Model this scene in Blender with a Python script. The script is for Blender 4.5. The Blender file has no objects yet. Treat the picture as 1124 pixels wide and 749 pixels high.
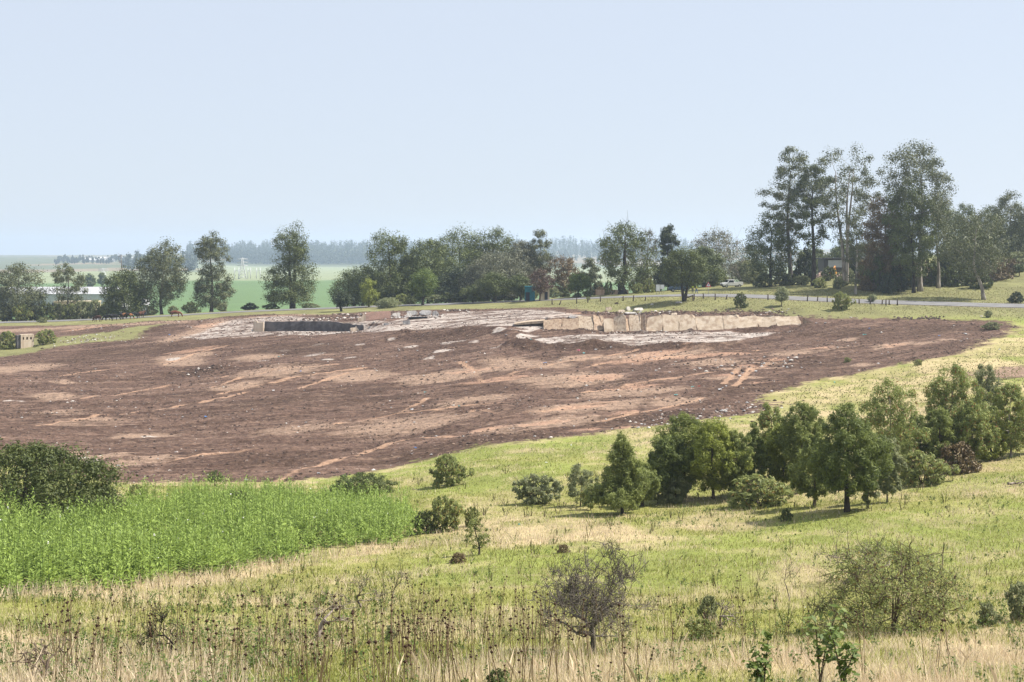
import bpy, math, random
import numpy as np
from mathutils import Vector, Matrix
PI = math.pi
SC = bpy.context.scene
COL = SC.collection
F, HY, CX = 1561.0, 275.0, 562.0          # pixels per unit slope, horizon row and centre column of the photograph

# ------------------------------------------------------------------ camera, light, view
cam_d = bpy.data.cameras.new('camera'); cam = bpy.data.objects.new('camera', cam_d); COL.objects.link(cam)
cam.location = (0, 0, 0); cam.rotation_euler = (PI/2, 0, 0)
cam_d.sensor_width = 36; cam_d.lens = 36*F/1124; cam_d.shift_y = -(374.5-HY)/1124
cam_d.clip_start = .1; cam_d.clip_end = 30000
SC.camera = cam
SUN_EL, SUN_AZ = math.radians(50), math.radians(9)
TOSUN = Vector((math.cos(SUN_EL)*math.cos(SUN_AZ), math.cos(SUN_EL)*math.sin(SUN_AZ), math.sin(SUN_EL)))
sd = bpy.data.lights.new('sun', 'SUN'); sd.energy = 5.0; sd.angle = math.radians(.53); sd.color = (1, .95, .87)
sun = bpy.data.objects.new('sun', sd); COL.objects.link(sun); sun.location = (60, 20, 90)
sun.rotation_euler = (-TOSUN).to_track_quat('-Z', 'Y').to_euler()
w = bpy.data.worlds.new('World'); SC.world = w; w.use_nodes = True
nt = w.node_tree
sky = nt.nodes.new('ShaderNodeTexSky'); sky.sky_type = 'NISHITA'; sky.sun_disc = False
sky.sun_elevation = SUN_EL; sky.sun_rotation = math.atan2(TOSUN.x, TOSUN.y)
sky.altitude = 200; sky.air_density = 1.0; sky.dust_density = 1.2; sky.ozone_density = 3.0
bg = nt.nodes['Background']; bg.inputs['Strength'].default_value = .092
veil = nt.nodes.new('ShaderNodeMix'); veil.data_type = 'RGBA'; veil.inputs[0].default_value = .84      # thin even overcast haze over the blue
veil.inputs[7].default_value = (4.3, 4.68, 5.35, 1)
nt.links.new(sky.outputs[0], veil.inputs[6]); nt.links.new(veil.outputs[2], bg.inputs['Color'])
vs = SC.view_settings
SC.display_settings.display_device = 'sRGB'
vs.view_transform = 'Standard'; vs.look = 'None'; vs.exposure = .88; vs.gamma = 1; vs.use_curve_mapping = False
SC.cycles.max_bounces = 6; SC.cycles.volume_bounces = 1; SC.cycles.transparent_max_bounces = 8
SC.cycles.use_denoising = True

# ------------------------------------------------------------------ helpers
def nrand(ix, iy, seed):
    n = (ix*374761393 + iy*668265263 + seed*1442695041) & 0xFFFFFFFF
    n = ((n ^ (n >> 13))*1274126177) & 0xFFFFFFFF
    return ((n ^ (n >> 16)) & 0xFFFF)/65535.0
def vnoise(x, y, seed=0):
    x = np.asarray(x, float); y = np.asarray(y, float)
    ix = np.floor(x).astype(np.int64); iy = np.floor(y).astype(np.int64)
    fx = x-ix; fy = y-iy; fx = fx*fx*(3-2*fx); fy = fy*fy*(3-2*fy)
    a = nrand(ix, iy, seed); b = nrand(ix+1, iy, seed); c = nrand(ix, iy+1, seed); d = nrand(ix+1, iy+1, seed)
    return (a*(1-fx)+b*fx)*(1-fy)+(c*(1-fx)+d*fx)*fy
def fbm(x, y, seed=0, o=4):
    s = 0; a = .5; t = 0
    for i in range(o):
        s = s+a*vnoise(x*2**i, y*2**i, seed+i*17); t += a; a *= .5
    return s/t
def sstep(a, b, x):
    t = np.clip((x-a)/(b-a), 0, 1); return t*t*(3-2*t)

class MB:
    """collects vertices and faces of ONE mesh"""
    def __init__(s): s.v = []; s.f = []; s.n = 0
    def add(s, v, f, mat=0, smooth=False):
        v = np.asarray(v, float).reshape(-1, 3); f = np.asarray(f, np.int64)
        s.v.append(v); s.f.append((f+s.n, mat, smooth)); s.n += len(v)
    def box(s, c, d, mat=0, rz=0., M=None, jit=0, rng=None):
        v = np.array([[x, y, z] for z in (-.5, .5) for y in (-.5, .5) for x in (-.5, .5)])
        if jit: v = v+rng.uniform(-jit, jit, v.shape)
        v = v*np.array(d)
        if M is not None: v = v@np.array(M).T
        if rz: ca, sa = math.cos(rz), math.sin(rz); v = v@np.array([[ca, sa, 0], [-sa, ca, 0], [0, 0, 1]])
        s.add(v+np.array(c), [[0, 2, 3, 1], [4, 5, 7, 6], [0, 1, 5, 4], [2, 6, 7, 3], [0, 4, 6, 2], [1, 3, 7, 5]], mat)
    def tube(s, p, r, n=6, mat=0, cap=True):
        p = np.asarray(p, float); r = np.broadcast_to(np.asarray(r, float), (len(p),))
        t = np.gradient(p, axis=0); t /= np.linalg.norm(t, axis=1)[:, None]+1e-9
        ref = np.array([0, 0, 1.]) if abs(t[:, 2]).mean() < .8 else np.array([1., 0, 0])
        a = np.cross(t, ref); a /= np.linalg.norm(a, axis=1)[:, None]+1e-9; b = np.cross(t, a)
        th = np.arange(n)*2*PI/n
        v = p[:, None]+r[:, None, None]*(a[:, None]*np.cos(th)[None, :, None]+b[:, None]*np.sin(th)[None, :, None])
        m = len(p); i = np.arange(m-1)[:, None]*n; j = np.arange(n)[None]; k = (j+1) % n
        q = np.stack([i+j, i+k, i+n+k, i+n+j], -1).reshape(-1, 4)
        s.add(v.reshape(-1, 3), q, mat, True)
        if cap and n <= 12:
            s.f.append((np.array([np.arange(n)+s.n-n]), mat, False)); s.f.append((np.array([np.arange(n)[::-1]+s.n-m*n]), mat, False))
    def prism(s, poly, y0, y1, mat=0):
        """poly in (x, z), extruded along y"""
        n = len(poly); a = [(x, y0, z) for x, z in poly]; b = [(x, y1, z) for x, z in poly]
        o = s.n; s.add(a+b, [[i, (i+1) % n, n+(i+1) % n, n+i] for i in range(n)], mat)
        s.f.append((np.array([np.arange(n)[::-1]+o]), mat, False)); s.f.append((np.array([np.arange(n)+n+o]), mat, False))
    def mesh(s, name, mats):
        me = bpy.data.meshes.new(name)
        v = np.concatenate(s.v); me.vertices.add(len(v)); me.vertices.foreach_set('co', v.astype(np.float32).ravel())
        loops = np.concatenate([f.ravel() for f, _, _ in s.f]); cnt = np.concatenate([np.full(len(f), f.shape[1]) for f, _, _ in s.f])
        me.loops.add(len(loops)); me.loops.foreach_set('vertex_index', loops.astype(np.int32))
        me.polygons.add(len(cnt)); st = np.concatenate([[0], np.cumsum(cnt)[:-1]])
        me.polygons.foreach_set('loop_start', st.astype(np.int32))
        me.polygons.foreach_set('material_index', np.concatenate([np.full(len(f), m) for f, m, _ in s.f]).astype(np.int32))
        me.polygons.foreach_set('use_smooth', np.concatenate([np.full(len(f), sm) for f, _, sm in s.f]).astype(bool))
        for m in mats: me.materials.append(m)
        me.update(calc_edges=True)
        return me
    def build(s, name, mats, parent=None):
        if not isinstance(mats, (list, tuple)): mats = [mats]
        return link(name, s.mesh(name, mats), parent)
def link(name, me, parent=None):
    o = bpy.data.objects.new(name, me); COL.objects.link(o)
    if parent is not None: o.parent = parent
    return o
def tag(o, label=None, cat=None, group=None, kind=None):
    if label: o['label'] = label
    if cat:
        o['category'] = cat
        if not kind: o['kind'] = 'thing'
    if group: o['group'] = group
    if kind: o['kind'] = kind
    return o
def thing(name, loc, rz, label, cat, group=None, scale=None):
    o = link(name, None); o.location = loc; o.rotation_euler = (0, 0, rz); o.empty_display_size = .3
    if scale is not None: o.scale = scale if hasattr(scale, '__len__') else (scale,)*3
    return tag(o, label, cat, group)
def dup(root, loc, rz, label, group=None, scale=None):
    """a copy of a thing with copies of its parts and sub-parts"""
    kids = {}
    for x in bpy.data.objects:
        if x.parent: kids.setdefault(x.parent, []).append(x)
    r = root.copy(); COL.objects.link(r); r.location = loc; r.rotation_euler = (0, 0, rz); r['label'] = label
    if group: r['group'] = group
    if scale is not None: r.scale = scale if hasattr(scale, '__len__') else (scale,)*3
    for ch in kids.get(root, []):
        c = ch.copy(); COL.objects.link(c); c.parent = r
        for g in kids.get(ch, []):
            d = g.copy(); COL.objects.link(d); d.parent = c
    return r

# ------------------------------------------------------------------ materials
class NT:
    def __init__(s, name):
        s.m = bpy.data.materials.new(name); s.m.use_nodes = True; s.t = s.m.node_tree; s.t.nodes.clear()
        s.out = s.n('ShaderNodeOutputMaterial')
    def n(s, typ, **k):
        x = s.t.nodes.new(typ)
        for a, b in k.items(): setattr(x, a, b)
        return x
    def l(s, a, b): s.t.links.new(a, b)
    def val(s, sock, x):
        if hasattr(x, 'is_linked') or isinstance(x, bpy.types.NodeSocket): s.l(x, sock)
        else: sock.default_value = x
    def noise(s, vec, scale, detail=4, rough=.55, dist=0):
        x = s.n('ShaderNodeTexNoise'); s.l(vec, x.inputs['Vector']); x.inputs['Scale'].default_value = scale
        x.inputs['Detail'].default_value = detail; x.inputs['Roughness'].default_value = rough; x.inputs['Distortion'].default_value = dist
        return x.outputs['Fac']
    def math(s, op, a, b=None, c=None, clamp=False):
        x = s.n('ShaderNodeMath', operation=op, use_clamp=clamp); s.val(x.inputs[0], a)
        if b is not None: s.val(x.inputs[1], b)
        if c is not None: s.val(x.inputs[2], c)
        return x.outputs[0]
    def ss(s, x, a, b, lo=0., hi=1.):
        m = s.n('ShaderNodeMapRange', interpolation_type='SMOOTHSTEP'); s.val(m.inputs['Value'], x)
        for k, v in (('From Min', a), ('From Max', b), ('To Min', lo), ('To Max', hi)): m.inputs[k].default_value = v
        return m.outputs[0]
    def mix(s, f, a, b, typ='MIX'):
        x = s.n('ShaderNodeMix', data_type='RGBA', blend_type=typ); s.val(x.inputs[0], f)
        for sock, c in ((x.inputs[6], a), (x.inputs[7], b)):
            if isinstance(c, tuple): sock.default_value = c if len(c) == 4 else (*c, 1)
            else: s.l(c, sock)
        return x.outputs[2]
    def ramp(s, f, stops):
        x = s.n('ShaderNodeValToRGB'); s.l(f, x.inputs[0]); e = x.color_ramp.elements
        while len(e) < len(stops): e.new(.5)
        for k, (p, c) in zip(e, stops): k.position = p; k.color = (*c, 1)
        return x.outputs[0]
    def attr(s, name):
        x = s.n('ShaderNodeAttribute'); x.attribute_name = name; return x.outputs['Fac']
    def mapping(s, vec, scale=(1, 1, 1), rot=(0, 0, 0)):
        x = s.n('ShaderNodeMapping'); s.l(vec, x.inputs[0]); x.inputs['Scale'].default_value = scale; x.inputs['Rotation'].default_value = rot
        return x.outputs[0]
    def bsdf(s, col, rough=.9, spec=.2, bump=None, bstr=.5, bdist=.1, metal=0):
        b = s.n('ShaderNodeBsdfPrincipled')
        if isinstance(col, tuple): b.inputs['Base Color'].default_value = (*col, 1)
        else: s.l(col, b.inputs['Base Color'])
        s.val(b.inputs['Roughness'], rough); b.inputs['Specular IOR Level'].default_value = spec; b.inputs['Metallic'].default_value = metal
        if bump is not None:
            u = s.n('ShaderNodeBump'); s.l(bump, u.inputs['Height']); u.inputs['Strength'].default_value = bstr; u.inputs['Distance'].default_value = bdist
            s.l(u.outputs[0], b.inputs['Normal'])
        return b.outputs[0]
    def done(s, sh): s.l(sh, s.out.inputs['Surface']); return s.m
def mul(c, k): return tuple(x*k for x in c)

def leafmat(name, c1, c2, trans=.25, scale=.5, dead=None, rough=.55):
    n = NT(name); g = n.n('ShaderNodeNewGeometry'); tc = n.n('ShaderNodeTexCoord')
    r = g.outputs['Random Per Island']
    f = n.noise(tc.outputs['Object'], scale, 2)
    k = n.math('ADD', n.math('MULTIPLY', r, .55), n.math('MULTIPLY', n.ss(f, .3, .7), .45))
    c = n.mix(k, c1, c2)
    if dead: c = n.mix(n.math('GREATER_THAN', r, dead[0]), c, dead[1])
    p = n.bsdf(c, rough, .25)
    t = n.n('ShaderNodeBsdfTranslucent'); n.l(n.mix(.5, c, (.35, .4, .06), 'MULTIPLY') if False else c, t.inputs[0])
    m = n.n('ShaderNodeMixShader'); m.inputs[0].default_value = trans; n.l(p, m.inputs[1]); n.l(t.outputs[0], m.inputs[2])
    return n.done(m.outputs[0])
def barkmat(name, c1, c2, scale=3):
    n = NT(name); tc = n.n('ShaderNodeTexCoord'); v = n.mapping(tc.outputs['Object'], (1, 1, .25))
    f = n.noise(v, scale, 5)
    return n.done(n.bsdf(n.mix(n.ss(f, .35, .65), c1, c2), .9, .1, f, .6, .05))
def roughmat(name, c1, c2, scale=2, rough=.9, spec=.2, bstr=.4, vec='Object', stretch=(1, 1, 1), bdist=.05, lo=.35, hi=.65):
    n = NT(name); tc = n.n('ShaderNodeTexCoord'); v = n.mapping(tc.outputs[vec], stretch)
    f = n.noise(v, scale, 6)
    return n.done(n.bsdf(n.mix(n.ss(f, lo, hi), c1, c2), rough, spec, f, bstr, bdist))
def flatmat(name, c, rough=.5, spec=.4, metal=0):
    n = NT(name); tc = n.n('ShaderNodeTexCoord'); f = n.noise(tc.outputs['Object'], 1.5, 4)
    return n.done(n.bsdf(n.mix(n.ss(f, .3, .8), mul(c, .82), c), rough, spec, None, metal=metal))

# ------------------------------------------------------------------ terrain: a real height field read off the photograph's ground rows
P = {
 -300: [(24,749),(36,697),(50,650),(70,601),(90,562),(115,530),(150,500),(200,448),(250,405),(275,388),(300,374),(325,364),(345,359),(355,357),(362,356.5),(400,356),(450,354),(700,340),(900,327),(1100,314),(1500,302),(2000,303),(3500,285),(5000,282),(6600,280)],
 0: [(24,749),(36,697),(50,652),(70,603),(90,565),(115,532),(150,502),(200,450),(250,405),(275,388),(300,373),(325,362),(345,356),(355,354.5),(362,354),(400,352.5),(450,352),(700,338),(900,325),(1100,312),(1500,300),(2000,303),(3500,284),(5000,281),(6600,280)],
 140: [(24,749),(36,698),(50,656),(70,606),(90,570),(115,538),(140,517),(185,464),(230,420),(260,393),(280,374),(300,361),(325,353),(343,350.5),(350,349.5),(357,348.5),(400,348.5),(450,348),(700,334),(1100,309),(1500,297),(2000,300),(3300,284),(5000,281),(6600,280)],
 281: [(24,749),(36,700),(50,662),(70,612),(90,575),(110,548),(130,529),(170,475),(210,430),(250,392),(272,371),(280,366),(286,361),(294,353),(320,346),(335,343),(343,341),(350,339.5),(365,340),(450,346),(700,332),(1100,308),(1900,298),(3000,293.5),(3500,285),(4300,278.5),(5300,273.5),(6600,276.5)],
 420: [(24,749),(36,701),(50,661),(70,612),(95,564),(120,530),(140,510),(175,463),(215,418),(250,382),(268,364),(278,355),(290,349),(310,342),(325,337.5),(332,336),(338,335),(355,336),(450,344),(700,332),(1100,308),(1900,298),(3000,293.5),(3500,285),(4300,278.5),(5300,273.5),(6600,276.5)],
 562: [(24,749),(36,702),(50,660),(75,590),(100,545),(140,488),(180,440),(220,400),(248,369),(260,353),(285,341),(308,334),(322,331),(328,330.5),(345,331),(400,337),(600,345),(900,325),(1100,310),(1900,298),(3000,293.5),(3500,285),(4300,278.5),(5300,273.5),(6600,276.5)],
 640: [(24,749),(36,701),(50,661),(75,588),(100,541),(140,488),(150,474),(185,430),(222,395),(240,375),(250,367),(258,357),(275,344),(295,334),(306,329),(312,327.5),(319,326),(340,326),(400,332),(600,342),(900,325),(1100,310),(1900,298),(3000,293.5),(3500,285),(4300,278.5),(5300,273.5),(6600,276.5)],
 740: [(24,749),(36,700),(50,662),(75,585),(100,537),(130,497),(160,455),(195,415),(225,388),(238,378),(246,369),(252,364),(258,350),(270,340),(285,329),(297,323.5),(304,322),(330,318),(360,318),(420,325),(600,335),(1100,310),(1900,298),(3000,293.5),(3500,285),(4300,278.5),(5300,273.5),(6600,276.5)],
 800: [(24,749),(36,699),(50,661),(75,584),(98,535),(130,492),(160,450),(195,411),(225,385),(240,375),(250,366),(255,353),(265,341),(278,328),(287,323),(294,321.5),(320,316),(350,312),(400,312),(600,325),(1100,308),(1900,298),(3000,293.5),(3500,285),(4300,278.5),(5300,273.5),(6600,276.5)],
 860: [(24,749),(36,698),(50,660),(75,582),(95,535),(130,488),(165,440),(195,408),(225,383),(245,366),(252,352),(262,339),(273,330),(281,326),(288,324),(310,316),(340,308),(400,308),(500,312),(800,318),(1100,308),(1900,298),(3000,293.5),(3500,285),(4300,278.5),(5300,273.5),(6600,276.5)],
 940: [(24,749),(36,696),(50,655),(75,570),(100,522),(130,480),(165,437),(190,410),(215,385),(240,358),(250,347),(262,336),(272,331),(279,329),(300,318),(340,303),(370,298),(420,292),(600,300),(1100,305),(1900,298),(3000,293.5),(3500,285),(4300,278.5),(5300,273.5),(6600,276.5)],
 1040: [(24,749),(36,694),(50,650),(70,580),(90,532),(115,492),(150,440),(180,408),(205,383),(230,360),(245,349),(258,339),(267,333),(274,331),(295,321),(330,303),(370,290),(420,280),(600,276),(1500,285),(3000,277),(6600,278)],
 1124: [(24,749),(36,692),(50,645),(70,575),(90,525),(115,482),(150,435),(180,402),(205,378),(235,357),(250,346),(262,338),(265,337),(272,335.5),(290,321),(330,296),(360,281),(420,266),(600,262),(1500,275),(3000,276),(6600,278)],
 1500: [(24,749),(36,690),(50,640),(70,568),(90,518),(115,474),(150,425),(180,392),(205,368),(235,350),(250,343),(262,337),(265,336),(272,334),(290,318),(330,290),(360,272),(420,255),(600,250),(1500,270),(3000,275),(6600,278)]}
YT = np.concatenate([np.arange(-70, 400, .5), np.geomspace(400, 6700, 320)])
PXT = np.arange(-900, 2025, 10.)
pc = sorted(P); tab = []
for c in pc:
    k = [(-70, 1.5), (-15, -.4), (0, -1.65)]+[(Y, -(py-HY)/F*Y) for Y, py in P[c]]
    tab.append(np.interp(YT, [a for a, _ in k], [b for _, b in k]))
tab = np.array(tab).T
tab = np.array([np.interp(PXT, pc, row) for row in tab])
def blur(a, n, ax):
    k = np.hanning(n+2)[1:-1]; k /= k.sum(); h = n//2
    pad = [(0, 0), (0, 0)]; pad[ax] = (h, h); b = np.pad(a, pad, 'edge')
    return sum(k[i]*np.take(b, np.arange(i, i+a.shape[ax]), ax) for i in range(n))
tab = blur(tab, 13, 1)
head = blur(tab, 15, 0); wgt = sstep(380, 420, YT)[:, None]; tab = head*(1-wgt)+blur(tab, 5, 0)*wgt
def zbase(X, Y):
    X = np.asarray(X, float); Y = np.asarray(Y, float)
    a = np.interp(Y, YT, np.arange(len(YT))); b = np.clip((CX+F*X/np.maximum(Y, 24)-PXT[0])/10, 0, len(PXT)-1.001)
    i = np.minimum(a.astype(int), len(YT)-2); j = b.astype(int); fa = a-i; fb = b-j
    return (tab[i, j]*(1-fb)+tab[i, j+1]*fb)*(1-fa)+(tab[i+1, j]*(1-fb)+tab[i+1, j+1]*fb)*fa
MARCH = np.concatenate([np.arange(15, 420, .25), np.geomspace(420, 6500, 900)])
def W(px, py, zf=None):
    """first ground point on the sight line through a point of the photograph"""
    z = (zf or zbase)((px-CX)/F*MARCH, MARCH); g = HY-F*z/MARCH
    k = np.nonzero(g <= py)[0]; k = k[0] if len(k) else len(MARCH)-1
    Y = MARCH[k]
    if k > 0 and g[k-1] > g[k]: Y = MARCH[k-1]+(MARCH[k]-MARCH[k-1])*(g[k-1]-py)/(g[k-1]-g[k])
    return (px-CX)/F*Y, float(Y)
def XY(px, Y): return (px-CX)/F*Y, Y
def seg_dist(X, Y, pts):
    """distance to an open polyline, and parameter (index) along it"""
    best = np.full(np.shape(X), 1e9); par = np.zeros(np.shape(X))
    for i in range(len(pts)-1):
        (ax, ay), (bx, by) = pts[i], pts[i+1]; dx, dy = bx-ax, by-ay; L = dx*dx+dy*dy+1e-9
        t = np.clip(((X-ax)*dx+(Y-ay)*dy)/L, 0, 1); d = np.hypot(X-ax-t*dx, Y-ay-t*dy)
        m = d < best; best = np.where(m, d, best); par = np.where(m, i+t, par)
    return best, par
def poly_sd(X, Y, pts):
    """signed distance to a closed polygon, positive inside"""
    d, _ = seg_dist(X, Y, pts+[pts[0]]); ins = np.zeros(np.shape(X), bool)
    for i in range(len(pts)):
        (ax, ay), (bx, by) = pts[i], pts[(i+1) % len(pts)]
        c = (ay > Y) != (by > Y)
        ins ^= c & (X < (bx-ax)*(Y-ay)/((by-ay) if by != ay else 1e-9)+ax)
    return np.where(ins, d, -d)

# ---- road
ROAD = [(-700,385),(-300,362),(0,355),(140,350),(281,343),(420,332),(562,322),(640,312),(700,304),(750,296),(800,288),(850,281.5),(900,276),(940,272.5),(980,270),(1040,267),(1124,266),(1300,268),(1600,276)]
ROAD = [XY(a, b) for a, b in ROAD]
def resample(pts, step):
    p = np.array(pts, float); s = np.concatenate([[0], np.cumsum(np.hypot(*np.diff(p, axis=0).T))])
    t = np.linspace(0, s[-1], int(s[-1]/step)+1); q = np.stack([np.interp(t, s, p[:, 0]), np.interp(t, s, p[:, 1])], 1)
    for _ in range(6): q[1:-1] = (q[:-2]+2*q[1:-1]+q[2:])/4
    return q
RD = resample(ROAD, 4.)
RZ = zbase(RD[:, 0], RD[:, 1])
for _ in range(8): RZ[1:-1] = (RZ[:-2]+2*RZ[1:-1]+RZ[2:])/4
RT = np.gradient(RD, axis=0); RT /= np.hypot(*RT.T)[:, None]; RN = np.stack([-RT[:, 1], RT[:, 0]], 1)
HW = 3.6; TILT = np.interp(CX+F*RD[:, 0]/RD[:, 1], [0, 600, 1000], [.012, .03, .065])      # half width, crossfall
# ---- retaining walls: (px, Y, top row in the photo)
WALL_L = [XY(279, 284.), XY(330, 284.5), XY(372, 283.), XY(402, 281.)]
WALL_R = [XY(598, 253.), XY(640, 252.5), XY(700, 251.5), XY(760, 251.), XY(830, 250.), XY(884, 247.5)]
def ground_z(X, Y):
    X = np.asarray(X, float); Y = np.asarray(Y, float); shp = X.shape
    X = X.ravel(); Y = Y.ravel(); z = zbase(X, Y)
    # terraces held by the two retaining walls
    for pts, ln, off, top, depth in ((WALL_L, .1, .25, 353.5, 12.), (WALL_R, 2.7, .8, 348.0, 9.)):
        xs = np.array([p[0] for p in pts]); ys = np.array([p[1] for p in pts])
        yw = np.interp(X, xs, ys); ztop = -(top-HY)/F*yw; inx = (X > xs[0]+.3) & (X < xs[-1]-.3)
        up = np.maximum(z, z+(ztop-.25-z)*np.clip((Y-yw-off)/ln, 0, 1)); fade = 1-sstep(depth*.6, depth*1.6, Y-yw)
        z = np.where(inx & (Y > yw+.1) & (Y < yw+depth*1.6), z+(up-z)*fade, z)
    # level cut in front of the left-hand retaining wall
    xs = np.array([p[0] for p in WALL_L]); yw = np.interp(X, xs, [p[1] for p in WALL_L]); k = sstep(xs[0]-6, xs[0], X)*(1-sstep(xs[-1]-3, xs[-1]+6, X))*(Y < yw+.3)*(Y > yw-45)
    z = np.where(k > 0, z+k*(np.minimum(z, -(364.5-HY)/F*Y)-z), z)
    # micro relief
    near = np.clip((Y-10)/25, 0, 1)*np.clip((420-Y)/60, 0, 1)
    z = z+near*(.5*(fbm(X*.09, Y*.09, 3, 3)-.5)+.16*(fbm(X*.5, Y*.5, 9, 3)-.5))
    m = (Y > 105) & (Y < 350)
    if m.any():
        d = np.full(X.shape, -99.); d[m] = poly_sd(X[m], Y[m], DIRT); k = sstep(-1, 4, d)
        rot = .22; xr = X*math.cos(rot)+Y*math.sin(rot); yr = -X*math.sin(rot)+Y*math.cos(rot)
        plate = 1-.75*sstep(238, 252, Y)
        rel = .9*(fbm(xr*.045, yr*.16, 21, 3)-.5)+.55*(fbm(xr*.14, yr*.45, 22, 3)-.5)+.34*(fbm(X*.8, Y*.8, 23, 3)-.5)
        z = z+k*rel*plate
    # soil slumped along the foot of the broken wall
    d, t = seg_dist(X, Y+1.3, WALL_R); z = z+np.exp(-(d/1.0)**2)*np.clip(1.7*(fbm(X*.35, Y*.3, 15, 3)-.46), 0, 1)*1.3
    # dark spoil bank below the concrete apron
    d, t = seg_dist(X, Y, BANK); z = z+1.1*np.exp(-(d/2.2)**2)*np.clip(fbm(X*.3, Y*.3, 5, 2)*1.6, 0, 1.2)
    d, t = seg_dist(X, Y, RIDGE); z = z+1.0*np.exp(-(d/3.0)**2)*np.clip(fbm(X*.25, Y*.25, 6, 2)*1.6, 0, 1.3)
    # road bed
    m = (Y > 250) & (Y < 420)
    if m.any():
        d, t = seg_dist(X[m], Y[m], [tuple(p) for p in RD]); i = np.minimum(t.astype(int), len(RD)-2); f = t-i
        rz = RZ[i]*(1-f)+RZ[i+1]*f; cx = RD[i, 0]*(1-f)+RD[i+1, 0]*f; cy = RD[i, 1]*(1-f)+RD[i+1, 1]*f
        side = np.sign((X[m]-cx)*RN[i, 0]+(Y[m]-cy)*RN[i, 1])
        rz = rz+side*np.minimum(d, HW+.8)*TILT[i]-.06
        k = 1-sstep(HW+.6, HW+6, d); zz = z[m]; z[m] = zz+(rz-zz)*k
    return z.reshape(shp)
def pts(l): return [W(a, b) for a, b in l]
DIRT_LOW = [(-330,470),(-120,490),(0,503),(60,519),(105,527),(170,529),(235,531),(300,531),(350,527),(400,519),(440,511),(470,502),(520,491),(562,487),(620,481),(660,474),(700,470),(745,465),(800,459),(850,452),(845,438),(869,425),(928,412),(975,404),(1016,396),(1057,388),(1085,378),(1105,368),(1121,359)]
DIRT_UP = [(1108,353),(1060,350.5),(1010,350),(960,349),(900,347.5),(870,345),(840,343),(800,342.5),(740,342),(690,343),(640,340),(610,337.5),(560,338),(520,339.5),(480,340.5),(440,341),(410,342),(370,345.5),(330,344.5),(290,344.5),(250,348),(215,352),(175,352),(130,356),(60,357.5),(0,358.5),(-100,360),(-330,364)]
GRASS_L = [(-330,384),(-100,390),(0,391),(30,388),(60,382),(85,378),(110,375),(130,373),(152,371),(150,366),(165,360),(180,356),(120,364.5),(60,370),(20,373),(-100,376),(-330,380)]
DIRT = pts(DIRT_LOW+DIRT_UP)
GRASSL = pts(GRASS_L)
BANK = pts([(565,381),(600,383),(660,383),(720,384),(770,384),(805,382)])
RIDGE = pts([(425,372),(455,367),(490,366),(530,365),(560,369)])
def zf(x, y): return float(ground_z(np.array([x]), np.array([y]))[0])
def G(px, py):
    x, y = W(px, py, ground_z); return Vector((x, y, zf(x, y)))
def A(px, Y):
    x, y = XY(px, Y); return Vector((x, y, zf(x, y)))
# ------------------------------------------------------------------ ground sheet
rows = np.concatenate([np.arange(-68, 18, 3.), np.arange(18, 120, .5), np.arange(120, 345, .42), np.arange(345, 420, 2.5), np.geomspace(420, 6600, 150)])
uc = np.arange(-.40, .4001, .0011); side = np.geomspace(.412, .95, 26)
us = np.concatenate([-side[::-1], uc, side])
NR, NC = len(rows), len(us)
GY = np.repeat(rows[:, None], NC, 1); GX = us[None]*np.maximum(GY, 45.)
GX = np.where(GY > 420, GX, GX); gx = GX.ravel(); gy = GY.ravel()
gz = ground_z(gx, gy)
me = bpy.data.meshes.new('ground')
me.vertices.add(len(gx)); me.vertices.foreach_set('co', np.stack([gx, gy, gz], 1).astype(np.float32).ravel())
i = (np.arange(NR-1)[:, None]*NC+np.arange(NC-1)[None]).ravel()
q = np.stack([i, i+1, i+NC+1, i+NC], 1).astype(np.int32)
me.loops.add(q.size); me.loops.foreach_set('vertex_index', q.ravel()); me.polygons.add(len(q))
me.polygons.foreach_set('loop_start', np.arange(0, q.size, 4, dtype=np.int32)); me.polygons.foreach_set('use_smooth', np.ones(len(q), bool))
me.update(calc_edges=True)
def putf(name, a):
    at = me.attributes.new(name, 'FLOAT', 'POINT'); at.data.foreach_set('value', np.asarray(a, np.float32))
mid = (gy > 100) & (gy < 352)
def field(fn, off):
    a = np.full(len(gx), off, float); a[mid] = fn(gx[mid], gy[mid]); return a
dirt_sd = field(lambda x, y: poly_sd(x, y, DIRT), -30.)
gl = field(lambda x, y: poly_sd(x, y, GRASSL), -30.)
dirt_sd = np.minimum(dirt_sd, -gl)
tip = field(lambda x, y: poly_sd(x, y, pts([(835,452),(862,430),(880,424),(850,460),(800,466)])), -30.)
bare = field(lambda x, y: poly_sd(x, y, pts([(1068,409),(1124,402),(1180,401),(1180,413),(1090,417)]))+1.5, -30.); dirt_sd = np.maximum(dirt_sd, bare)
putf('dirt', np.clip(dirt_sd, -12, 12))
def blobs(lst):
    def fn(x, y):
        s = np.zeros(len(x))
        for it in lst:
            px, py, rx, ry = it[:4]; tilt = it[4] if len(it) > 4 else .12
            cx, cy = W(px, py); _, y1 = W(px, py-ry); _, y2 = W(px, py+ry)
            a = rx*cy/F; b = max(abs(y1-y2)/2, .5)
            ex = W(px+10, py-10*tilt); ang = math.atan2(ex[1]-cy, ex[0]-cx)
            dx, dy = x-cx, y-cy; ca, sa = math.cos(ang), math.sin(ang)
            d = ((dx*ca+dy*sa)/a)**2+((-dx*sa+dy*ca)/b)**2
            s = np.maximum(s, np.clip(1.25-d, 0, 1)*(it[5] if len(it) > 5 else 1))
        return s
    return fn
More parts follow.
